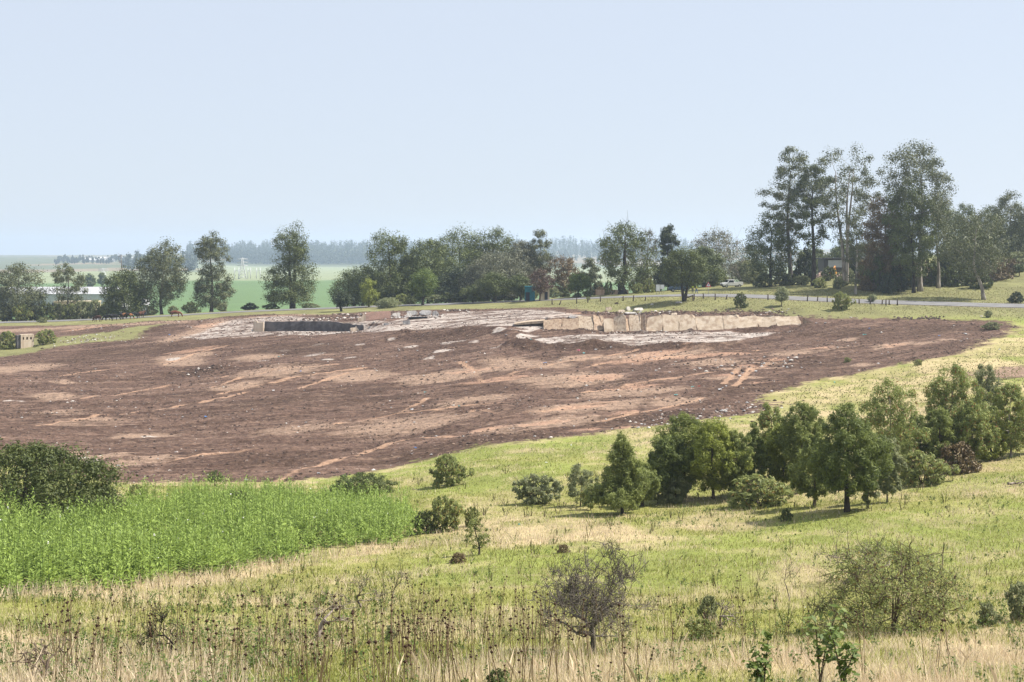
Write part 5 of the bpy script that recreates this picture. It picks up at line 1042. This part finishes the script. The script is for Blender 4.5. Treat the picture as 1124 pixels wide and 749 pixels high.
p = G(756, 331); t = thing('broken_barrier', p, 0, 'broken wooden rail tilted against its post beside the verge tree', 'barrier'); m = MB(); m.tube(np.array([[.9, 0, -.2], [.75, 0, 1.25]]), .13, 7); m.build('post', [WOOD], t); m = MB(); m.box((0, -.16, .85), (1.9, .06, .22), M=Matrix.Rotation(-.35, 3, 'Y')); m.build('rail', [WOOD], t)
RED = flatmat('sign_red', (.62, .04, .03), .4); WHT = flatmat('sign_white', (.80, .80, .80), .4); MET = flatmat('galvanised_metal', (.38, .39, .40), .45, .5); BLK = flatmat('black_rubber', (.02, .02, .02), .7)
p = A(777.5, 284.2+8.6); s = p.y/F; t = thing('warning_sign', p, .05, 'triangular red-bordered road warning sign on a slim pole', 'sign'); m = MB(); zt = (HY-309.5)/F*p.y-p.z
m.tube(np.array([[0, 0, -.3], [0, 0, zt]]), .045, 7); m.build('pole', [MET], t)
sz = 1.05; tri = lambda k, z0: [(-sz*.58*k, z0), (sz*.58*k, z0), (0, z0+sz*k)]
m = MB(); m.prism(tri(1, zt-sz), -.075, -.05); m.build('border', [RED], t); m = MB(); m.prism(tri(.66, zt-sz*.86), -.085, -.077); m.build('panel', [WHT], t)
m = MB(); m.prism([(-.07, zt-.78), (.07, zt-.78), (.09, zt-.5), (-.05, zt-.42)], -.092, -.087); m.build('symbol', [BLK], t)
p = A(725, 309.); s = p.y/F; t = thing('notice_board', p, 0, 'white two-panel notice board on legs beyond the road', 'sign'); zt = (HY-312.8)/F*p.y-p.z
m = MB(); m.box((-.55, 0, zt-.65), (.85, .06, 1.4)); m.build('panel', [WHT], t); m = MB(); m.box((.38, .03, zt-.45), (.85, .06, .95)); m.build('panel', [WHT], t)
for x in (-.85, -.25, .3, .75): m = MB(); m.tube(np.array([[x, .06, -.2], [x, .06, zt-.3]]), .045, 6); m.build('leg', [MET], t)
# lamp pole by the warehouse
p = A(75.5, 371.); zt = (HY-320.0)/F*p.y-p.z; t = thing('lamp_pole', p, 0, 'slim pale lamp pole standing in the thicket before the warehouse', 'street lamp'); m = MB(); m.tube(np.array([[0, 0, -.3], [0, 0, zt], [-.3, 0, zt+.25], [-1., 0, zt+.3]]), [.11, .08, .06, .05], 8); m.build('pole', [MET], t); m = MB(); m.box((-1.2, 0, zt+.28), (.6, .25, .12)); m.build('lamp_head', [MET], t)
# ------------------------------------------------------------------ vehicles
GLS = flatmat('dark_glass', (.02, .025, .03), .1, .6)
def vehicle(name, p, rz, paint, label, pick=True, L=5.1, Wd=1.78, cat='pickup'):
    t = thing(name, p, rz, label, cat); PT = flatmat(name+'_paint', paint, .25, .5); h = Wd/2
    if pick: prof = [(-L/2, .45), (-L/2, 1.02), (-.35, 1.06), (-.28, 1.75), (.95, 1.77), (1.45, 1.12), (L/2-.2, 1.0), (L/2, .85), (L/2, .42)]
    else: prof = [(-L/2, .45), (-L/2+.05, 1.05), (-L/2+.25, 1.72), (.5, 1.75), (1.15, 1.12), (L/2-.25, .98), (L/2, .8), (L/2, .42)]
    def shell(poly): 
        m = MB(); n_ = len(poly)
        def half(z): return h*(1-.16*max(0, (z-1.06)/.7))
        a = [(x, -half(z), z) for x, z in poly]; b = [(x, half(z), z) for x, z in poly]
        m.add(a+b, [[i, (i+1) % n_, n_+(i+1) % n_, n_+i] for i in range(n_)]); m.f.append((np.array([np.arange(n_)[::-1]]), 0, False)); m.f.append((np.array([np.arange(n_)+n_]), 0, False)); return m, half
    m, half = shell(prof); b = m.build('body', [PT], t); mod = b.modifiers.new('bevel', 'BEVEL'); mod.width = .05; mod.segments = 2
    def pane(nm, q, mat, parent=t): m = MB(); m.add(q, [[0, 1, 2, 3]]); a = m.build(nm, [mat], parent); so = a.modifiers.new('thick', 'SOLIDIFY'); so.thickness = .02; so.offset = 0; return a
    x0, x1, zt = (-.2, .72, 1.66) if pick else (-L/2+.35, .42, 1.65)
    for sgn in (-1, 1):
        y0, y1 = sgn*(half(1.15)+.012), sgn*(half(zt)+.012)
        if pick: pane('side_window', [(x0, y0, 1.14), (1.22, y0, 1.14), (.88, y1, zt), (x0+.05, y1, zt)], GLS)
        else:
            pane('side_window', [(x0+.0, y0, 1.14), (-.65, y0, 1.14), (-.65, y1, zt), (x0+.2, y1, zt)], GLS); pane('side_window', [(-.55, y0, 1.14), (.92, y0, 1.14), (.42, y1, zt), (-.55, y1, zt)], GLS)
        m = MB(); m.box((.35, sgn*(h+.012), .86), (.16, .02, .035)); m.build('door_handle', [MET], t)
        m = MB(); m.box((L/2-.03, sgn*(h-.25), .80), (.1, .34, .18)); m.build('headlight', [flatmat('lamp_glass', (.7, .7, .68), .1, .6)], t)
        m = MB(); m.box((-L/2+.0, sgn*(h-.12), .85), (.06, .18, .26)); m.build('tail_light', [RED], t)
        m = MB(); m.box((1.12, sgn*(h+.10), 1.16), (.10, .18, .16)); m.build('mirror', [BLK], t)
        for x in (-L/2+.95, L/2-.92):
            wt = thing('wheel', (x, sgn*(h-.10), .36), 0, None, None); wt.parent = t
            m = MB(); n_ = 20; a = np.arange(n_)*2*PI/n_; prf = [(.36, -.10), (.37, -.05), (.37, .05), (.36, .10), (.22, .11), (.22, -.11)]
            v = np.array([[r_*math.cos(q), y_, r_*math.sin(q)] for r_, y_ in prf for q in a]); ff = [[i*n_+j, i*n_+(j+1) % n_, ((i+1) % 6)*n_+(j+1) % n_, ((i+1) % 6)*n_+j] for i in range(6) for j in range(n_)]; m.add(v, ff, 0, True); m.build('tyre', [BLK], wt)
            m = MB(); m.tube(np.array([[0, -.09, 0], [0, .09, 0]]), .215, 12); m.build('rim', [MET], wt)
    if pick:
        pane('windscreen', [(1.42, -half(1.2)+.1, 1.17), (1.42, half(1.2)-.1, 1.17), (1.0, half(1.7)-.08, 1.70), (1.0, -half(1.7)+.08, 1.70)], GLS)
        pane('rear_window', [(-.335, -.6, 1.2), (-.335, .6, 1.2), (-.29, .55, 1.65), (-.29, -.55, 1.65)], GLS)
        m = MB(); m.box((-1.45, 0, 1.055), (1.9, 1.5, .03)); m.build('load_bed', [BLK], t)
        for sgn in (-1, 1): m = MB(); m.box((-1.45, sgn*(h-.06), 1.16), (2.1, .1, .24)); m.build('bed_side', [PT], t)
        m = MB(); m.box((-L/2+.06, 0, 1.16), (.1, 1.5, .24)); m.build('tailgate', [PT], t)
    else:
        pane('windscreen', [(1.12, -.7, 1.17), (1.12, .7, 1.17), (.58, .62, 1.70), (.58, -.62, 1.70)], GLS)
    m = MB(); m.box((L/2+.02, 0, .52), (.14, Wd*.96, .22)); m.build('bumper', [BLK if pick else PT], t); m = MB(); m.box((L/2+.02, 0, .80), (.05, .8, .16)); m.build('grille', [BLK], t)
    m = MB(); m.box((0, 0, .40), (L*.92, Wd*.8, .14)); m.build('chassis', [BLK], t)
    return t
vehicle('pickup_truck', A(803, 327.), math.radians(197), (.78, .78, .77), 'white pickup truck parked among the bushes beyond the road')
vehicle('parked_car', A(745, 313.), math.radians(182), (.05, .09, .16), 'dark blue car parked behind the verge tree, partly hidden by its trunk', False, 4.6, 1.75, 'car')
# ------------------------------------------------------------------ skinned figures
def skin(name, V, E, R, mats, parent=None, root=0, lv=2):
    me_ = bpy.data.meshes.new(name); me_.from_pydata(V, E, []); me_.materials.append(mats); o = link(name, me_, parent)
    mo = o.modifiers.new('skin', 'SKIN'); mo.use_smooth_shade = True
    for i, sv in enumerate(me_.skin_vertices[0].data): sv.radius = R[i] if hasattr(R[i], '__len__') else (R[i], R[i]); sv.use_root = (i == root)
    su = o.modifiers.new('sub', 'SUBSURF'); su.levels = su.render_levels = lv; return o
def fur(name, c1, c2): return roughmat(name, c1, c2, 2.5, .85, .15, .2)
FUR = {'black': fur('black_hide', (.012, .011, .011), (.03, .027, .026)), 'red': fur('red_brown_hide', (.12, .040, .022), (.17, .06, .032)), 'brown': fur('dark_brown_hide', (.045, .022, .014), (.09, .04, .025)), 'patch': roughmat('black_and_tan_hide', (.02, .015, .012), (.30, .13, .06), 1.1, .85, .15, .2, lo=.5, hi=.54)}
HORN = flatmat('horn', (.5, .45, .36), .5)
def cow(p, rz, hide, label, graze=True, s=1.):
    t = thing('cow', p, rz, label, 'cow', 'cattle under the roadside trees', s*1.15)
    V = [(-.72, 0, 1.12), (0, 0, 1.04), (.55, 0, 1.08)]; R = [(.30, .32), (.36, .38), (.31, .36)]; E = [(0, 1), (1, 2)]
    nk = [(.92, 0, .98), (1.16, 0, .66), (1.30, 0, .36), (1.40, 0, .12)] if graze else [(.92, 0, 1.24), (1.14, 0, 1.40), (1.36, 0, 1.34), (1.56, 0, 1.18)]
    b = 2
    for q, r_ in zip(nk, (.20, .15, .13, .075)): V.append(q); R.append(r_); E.append((b, len(V)-1)); b = len(V)-1
    for y in (-.19, .19):
        for ch, rs, st in (([(-.78, y, .92), (-.62, y*1.1, .70), (-.86, y, .42), (-.80, y, .03)], (.17, .11, .06, .05), 0), ([(.52, y, .78), (.55, y, .42), (.54, y, .03)], (.13, .065, .05), 2)):
            b = st
            for q, r_ in zip(ch, rs): V.append(q); R.append(r_); E.append((b, len(V)-1)); b = len(V)-1
    b = 0
    for q, r_ in zip([(-1.04, 0, 1.22), (-1.13, 0, .85), (-1.12, 0, .45)], (.06, .028, .05)): V.append(q); R.append(r_); E.append((b, len(V)-1)); b = len(V)-1
    skin('body', V, E, R, FUR[hide], t)
    hx, hz = nk[1][0]+.02, nk[1][2]+.05
    for y in (-1, 1):
        m = MB(); m.add([(hx, y*.12, hz), (hx+.05, y*.17, hz+.06), (hx-.02, y*.34, hz+.02), (hx-.06, y*.18, hz-.05)], [[0, 1, 2, 3]]); a = m.build('ear', [FUR[hide]], t); so = a.modifiers.new('thick', 'SOLIDIFY'); so.thickness = .03
        m = MB(); m.tube(np.array([[hx-.02, y*.08, hz+.08], [hx-.02, y*.2, hz+.18], [hx+.04, y*.22, hz+.32]]), [.035, .028, .008], 6); m.build('horn', [HORN], t)
for px, py, rz, hd, g_, lab, Y in ((107, 0, 2.6, 'brown', True, 'dark red-brown cow grazing alone, first of the herd from the left', 334.), (119, 0, 3.0, 'black', True, 'black cow grazing just outside the dense tree\'s shade', 334.), (125, 0, .2, 'black', True, 'black cow grazing behind its neighbour at the shade\'s edge', 337.), (133, 0, 1.9, 'black', False, 'black cow standing end-on in the dense tree\'s shade', 339.), (140, 0, .15, 'patch', True, 'black and tan cow in the middle of the shaded group', 333.), (146, 0, 3.3, 'black', True, 'black cow behind the black and tan one', 336.), (155, 0, 1.2, 'brown', False, 'brown cow standing head up by the white cottage', 340.), (193, 0, .1, 'red', True, 'red-brown cow grazing on its own near the low-forked gum', 336.)):
    cow(A(px, Y), rz, hd, lab, g_)
SKN = flatmat('skin', (.16, .085, .055), .6); HIV = flatmat('hi_vis_yellow', (.62, .75, .05), .6); BLU = flatmat('blue_trousers', (.05, .10, .34), .8); DRK = flatmat('dark_cloth', (.03, .035, .05), .85); HAR = flatmat('black_hair', (.012, .01, .01), .8)
def person(p, rz, label, legs, stride=.12, arm=.25):
    t = thing('person', p, rz, label, 'person')
    V = [(0, 0, .95), (0, 0, 1.18), (0, 0, 1.40), (0, .01, 1.50), (0, .03, 1.60), (0, .035, 1.70)]; R = [(.14, .10), (.125, .09), (.15, .10), .055, .082, .075]; E = [(0, 1), (1, 2), (2, 3), (3, 4), (4, 5)]
    L = {}
    for y, k in ((-1, 1), (1, -1)):
        b = 2; L[y, 'a'] = []
        for q, r_ in zip([(y*.18, 0, 1.40), (y*.24, k*arm*.4, 1.12), (y*.22, k*arm*.4+.12, .90), (y*.22, k*arm*.4+.17, .82)], (.055, .042, .034, .028)): V.append(q); R.append(r_); E.append((b, len(V)-1)); b = len(V)-1; L[y, 'a'].append(q)
        for f_ in range(4): V.append((y*.22+.012*(f_-1.5)*2, k*arm*.4+.19, .755-.006*(f_ % 3))); R.append(.0095); E.append((b, len(V)-1))
        V.append((y*.19, k*arm*.4+.20, .81)); R.append(.011); E.append((b, len(V)-1))
        b = 0; L[y, 'l'] = []
        for q, r_ in zip([(y*.09, 0, .90), (y*.10, -k*stride*.6+.04, .50), (y*.10, -k*stride, .09), (y*.11, -k*stride+.17, .04)], (.088, .06, .042, .04)): V.append(q); R.append(r_); E.append((b, len(V)-1)); b = len(V)-1; L[y, 'l'].append(q)
    skin('body', V, E, R, SKN, t, 0, 1)
    vv = [(0, 0, .93), (0, 0, 1.18), (0, 0, 1.41), (0, .005, 1.47)]; vr = [(.165, .125), (.15, .115), (.165, .12), (.09, .08)]; ve = [(0, 1), (1, 2), (2, 3)]
    for y in (-1, 1):
        a = L[y, 'a']; vv += [a[0], tuple((np.array(a[0])+np.array(a[1]))/2)]; vr += [.075, .062]; ve += [(2, len(vv)-2), (len(vv)-2, len(vv)-1)]
    skin('vest', vv, ve, vr, HIV, t, 0, 1)
    tv = [(0, 0, .96)]; tr = [(.155, .12)]; te = []
    for y in (-1, 1):
        b = 0
        for q, r_ in zip(L[y, 'l'][:3], (.098, .072, .058)): tv.append(q); tr.append(r_); te.append((b, len(tv)-1)); b = len(tv)-1
    skin('trousers', tv, te, tr, legs, t, 0, 1)
    for y in (-1, 1):
        q = L[y, 'l'][3]; skin('shoe', [(q[0], q[1]-.19, .06), (q[0], q[1]+.02, .045)], [(0, 1)], [(.055, .06), (.05, .04)], BLK, t, 0, 1)
    skin('hair', [(0, .02, 1.71), (0, .0, 1.75)], [(0, 1)], [(.085, .085), (.07, .06)], HAR, t, 0, 1)
    for x in (-.03, .03):
        m = MB(); m.box((x, .112, 1.665), (.022, .012, .014)); m.build('eye', [WHT], t)
    m = MB(); m.add([(-.016, .108, 1.62), (.016, .108, 1.62), (0, .14, 1.615), (0, .11, 1.66)], [[0, 1, 2], [1, 3, 2], [3, 0, 2], [0, 3, 1]]); m.build('nose', [SKN], t)
    m = MB(); m.box((0, .108, 1.585), (.05, .012, .012)); m.build('mouth', [RED], t)
    for x in (-.085, .085): m = MB(); m.box((x, .03, 1.65), (.02, .04, .06)); m.build('ear', [SKN], t)
person(A(760.3, 303.5), 2.8, 'person in a yellow-green high-visibility top and dark trousers beside the road', DRK, .05)
person(A(764.6, 302.5), 1.4, 'person in a yellow high-visibility top and bright blue trousers beside the road', BLU, .22, .35)
# ------------------------------------------------------------------ buildings
def house(name, p, rz, L, D, H, RH, wallm, roofm, label, cat='building', doors=(), wins=(), eave=.35, flatroof=False):
    t = thing(name, p, rz, label, cat); m = MB()
    if flatroof: m.box((0, 0, H/2-.3), (L, D, H+.6))
    else: m.prism([(-D/2, -.6), (D/2, -.6), (D/2, H), (0, H+RH), (-D/2, H)], -L/2, L/2); m.v = [np.stack([v[:, 1], v[:, 0], v[:, 2]], 1) for v in m.v]; m.f = [(f_[:, ::-1], a, b) for f_, a, b in m.f]
    m.build('wall', [wallm], t); m = MB()
    if flatroof: m.box((0, 0, H+.14), (L+2*eave, D+2*eave, .26)) 
    else:
        k = RH/(D/2); e = eave
        for s_ in (-1, 1): m.add([(-L/2-e, s_*(D/2+e), H-k*e+.02), (L/2+e, s_*(D/2+e), H-k*e+.02), (L/2+e, 0, H+RH+.02), (-L/2-e, 0, H+RH+.02), (-L/2-e, s_*(D/2+e), H-k*e+.14), (L/2+e, s_*(D/2+e), H-k*e+.14), (L/2+e, 0, H+RH+.14), (-L/2-e, 0, H+RH+.14)], [[3, 2, 1, 0], [4, 5, 6, 7], [0, 1, 5, 4], [2, 3, 7, 6], [1, 2, 6, 5], [3, 0, 4, 7]])
    m.build('roof', [roofm], t)
    for x, w_, h_ in doors: m = MB(); m.box((x, -D/2-.03, h_/2), (w_, .08, h_)); m.build('door', [DRK], t)
    for x, z, w_, h_ in wins:
        m = MB(); m.box((x, -D/2-.02, z), (w_+.16, .06, h_+.16)); f_ = m.build('window', [WHT], t); m = MB(); m.box((x, -D/2-.06, z), (w_, .03, h_)); m.build('pane', [GLS], f_)
    return t
WWALL = flatmat('white_wall', (.55, .54, .52), .8, .1); GROOF = roughmat('pale_metal_roof', (.34, .34, .35), (.42, .42, .43), .4, .6); TEAL = roughmat('teal_sheet', (.02, .13, .16), (.03, .19, .23), 1.5, .6); CRM = flatmat('cream_wall', (.62, .52, .36), .85, .1); DROOF = flatmat('dark_roof', (.05, .045, .045), .7)
p = A(20, 560.); k = p.y/F; house('warehouse', p, 0, 230*k, 26, (HY-322)/F*p.y-p.z-0, 2.4, WWALL, GROOF, 'long white warehouse with a pale roof behind the thicket', cat='warehouse', doors=((-20, 5, 4.5), (20, 5, 4.5)), wins=((0, 3, 3, 1.2), (10, 3, 3, 1.2), (-35, 3, 3, 1.2)))
p = A(85, 402.); k = p.y/F; house('low_building', p, .03, 46*k, 5, (HY-331.5)/F*p.y-p.z, .2, CRM, CRM, 'low cream flat-roofed building half hidden by the thicket', flatroof=True, eave=.1, wins=((-2, 1.6, 1.4, .9), (3, 1.6, 1.4, .9)))
p = A(157, 430.); k = p.y/F; house('cottage', p, .2, 12*k, 4.5, (HY-334)/F*p.y-p.z, 1.5, WWALL, WWALL, 'small white gabled cottage behind the dense cattle tree', doors=((.6, .9, 2.),), wins=((-.9, 1.5, .8, .9),))
p = A(581.5, 318.); k = p.y/F; house('site_shed', p, .0, 11*k, 2.6, 15*k, .3, TEAL, TEAL, 'teal metal shed behind the rusty twiggy tree', flatroof=True, eave=.05, doors=((-.5, .9, 2.0),), cat='shed')
p = A(597.5, 317.); k = p.y/F; house('kiosk', p, .15, 9.5*k, 2.2, 15*k, .3, CRM, flatmat('rusty_roof', (.32, .22, .14), .8), 'narrow cream kiosk beside the teal shed', flatroof=True, eave=.18, doors=((.2, .7, 1.9),), cat='kiosk')
p = A(921, 372.); k = p.y/F; t = house('open_shed', p, .0, 40*k, 7, (HY-284.5)/F*p.y-p.z, .3, DROOF, DROOF, 'dark flat-roofed shed with a white front panel behind the tall gums', flatroof=True, eave=.6, cat='shed')
zt = (HY-284.5)/F*p.y-p.z; m = MB(); m.box((-1.6, -3.56, zt*.68), (17*k, .1, zt*.5)); m.build('front_panel', [flatmat('grey_panel', (.42, .43, .46), .6)], t)
p = A(672, 334.); m = MB(); k = p.y/F; m.box((0, 0, .3), (36*k, .25, 1.5)); m.box((0, 0, 1.08), (36*k, .33, .08)); o = m.build('boundary_wall', [stained('pink_plaster', (.42, .30, .26), (.5, .38, .33), (.3, .2, .17))]); o.location = p; tag(o, 'low pinkish boundary wall beyond the road behind the curved-trunk tree', 'wall')
OR = flatmat('digger_orange', (.62, .26, .02), .5)
p = A(914, 352.); t = thing('excavator', p, .9, 'small orange-yellow digger working before the dark shed', 'digger', scale=.7); zz = max(.2, (HY-302)/F*p.y-p.z)
for y in (-.8, .8): m = MB(); m.prism([(-1.2, .1), (1.2, .1), (1.45, .4), (1.2, .7), (-1.2, .7), (-1.45, .4)], y-.22, y+.22); m.build('track', [BLK], t)
m = MB(); m.prism([(-1.4, .75), (1.1, .75), (1.1, 1.3), (-.2, 1.5), (-1.4, 1.6)], -.9, .9); m.build('body', [OR], t); m = MB(); m.prism([(-.1, 1.4), (1., 1.32), (.9, 2.5), (.0, 2.55)], -.85, .1); m.build('cab', [OR], t); m = MB(); m.prism([(.1, 1.6), (.85, 1.6), (.8, 2.35), (.15, 2.4)], -.875, -.855); m.build('window', [GLS], t)
m = MB(); m.tube(np.array([[1., .4, 1.3], [1.7, .4, 3.0], [2.7, .4, 3.6]]), [.22, .2, .15], 6); m.build('boom', [OR], t); m = MB(); m.tube(np.array([[2.7, .4, 3.7], [3.2, .4, 2.4], [3.1, .4, 1.5]]), [.14, .13, .1], 6); m.build('stick', [OR], t); m = MB(); m.prism([(2.7, .9), (3.3, .9), (3.45, 1.5), (3., 1.6)], 0, .8); m.build('bucket', [OR], t)
mb = MB(); r3 = np.random.default_rng(91)
def pile(px, Y, rx, n_, h_):
    p = A(px, Y); a = r3.random(n_)*6.3; q = np.sqrt(r3.random(n_)); X = p.x+rx*q*np.cos(a); Yy = p.y+rx*.6*q*np.sin(a); sz = r3.uniform(.15, .5, n_)
    Z = ground_z(X, Yy)+h_*(1-q)**.8; base = np.array([[1, 0, 0], [0, 1, 0], [-1, 0, 0], [0, -1, 0], [0, 0, .8], [0, 0, -.8]]); v = base[None]*r3.uniform(.5, 1.3, (n_, 6, 1))*sz[:, None, None]+np.stack([X, Yy, Z], 1)[:, None]
    fc = np.array([[0, 1, 4], [1, 2, 4], [2, 3, 4], [3, 0, 4], [1, 0, 5], [2, 1, 5], [3, 2, 5], [0, 3, 5]]); mb.add(v.reshape(-1, 3), (np.arange(n_)[:, None, None]*6+fc[None]).reshape(-1, 3), 0)
pile(904, 344, 2.6, 130, 1.5); pile(913, 342, 1.8, 70, .9); pile(928, 342, 2.6, 110, 1.0)
tag(mb.build('rubble', [stained('pinkish_rubble', (.38, .27, .22), (.48, .38, .33), (.35, .25, .2), 1.5)]), kind='stuff')
# ------------------------------------------------------------------ far away: pylons, mast, houses on the ridge
GAL = flatmat('pale_steel', (.62, .62, .62), .6)
def lattice(p, H, B, label, arms=(.62, .78, .93)):
    t = thing('pylon', p, .25, label, 'pylon'); m = MB(); w_ = H*.010+.07
    f_ = lambda u: B*(1-u)**1.4*.5+.35
    for sx in (-1, 1):
        for sy in (-1, 1): m.tube(np.array([[sx*f_(u), sy*f_(u), H*u-(.5 if u == 0 else 0)] for u in (0, .25, .5, .75, 1)]), w_, 4)
    us_ = (0, .16, .32, .46, .58, .69, .79, .88, .96)
    for a, b in zip(us_, us_[1:]):
        for s_ in (-1, 1):
            for c in (-1, 1):
                m.tube(np.array([[c*f_(a), s_*f_(a), H*a], [-c*f_(b), s_*f_(b), H*b]]), w_*.6, 3); m.tube(np.array([[s_*f_(a), c*f_(a), H*a], [s_*f_(b), -c*f_(b), H*b]]), w_*.6, 3)
    m.build('lattice', [GAL], t)
    for u in arms:
        m = MB(); m.tube(np.array([[-B*.75, 0, H*u], [0, 0, H*u+.6], [B*.75, 0, H*u]]), w_*.8, 4); m.tube(np.array([[-B*.75, 0, H*u], [B*.75, 0, H*u]]), w_*.8, 4); m.build('cross_arm', [GAL], t)
    return t
p = A(266, 1180.); lattice(p, (HY-283)/F*p.y-p.z, 6, 'white lattice pylon standing at the back of the green field')
p = A(113, 1300.); lattice(p, (HY-295)/F*p.y-p.z, 6, 'faint lattice pylon far off beside the cattle tree top')
p = A(298, 3900.); lattice(p, (HY-263.5)/F*p.y-p.z, 5, 'thin hazy mast rising over the far wood', ())
for q, (a, b) in enumerate(((257.5, 262), (272, 275), (281.5, 285.5))):
    p = A((a+b)/2, 1190.+8*q); k = p.y/F; H = (HY-294)/F*p.y-p.z; t = thing('gantry', p, 0, ('white steel gantry left of the white lattice pylon', 'narrow white steel gantry just right of the white lattice pylon', 'white steel gantry farthest right of the white lattice pylon')[q], 'gantry', 'substation gantries')
    for x in (-.5, .5): m = MB(); m.tube(np.array([[x*(b-a)*k, 0, -.5], [x*(b-a)*k, 0, H]]), .32, 5); m.build('mast', [GAL], t)
    m = MB(); m.tube(np.array([[-.5*(b-a)*k, 0, H*.72], [.5*(b-a)*k, 0, H*.72]]), .22, 5); m.build('beam', [GAL], t)
hr = random.Random(4)
for q in range(16):
    px = hr.uniform(92, 152); Y = hr.uniform(2900, 3250); p = A(px, Y); m = MB(); L, D, H = hr.uniform(9, 18), 8, hr.uniform(3, 4.5)
    m.prism([(-D/2, -1), (D/2, -1), (D/2, H), (0, H+2), (-D/2, H)], -L/2, L/2); o = m.build('far_house', [WWALL]); o.location = p; o.rotation_euler = (0, 0, hr.uniform(1.2, 1.9)); tag(o, 'tiny pale house on the hazy far ridge', 'house', 'houses on the far ridge')
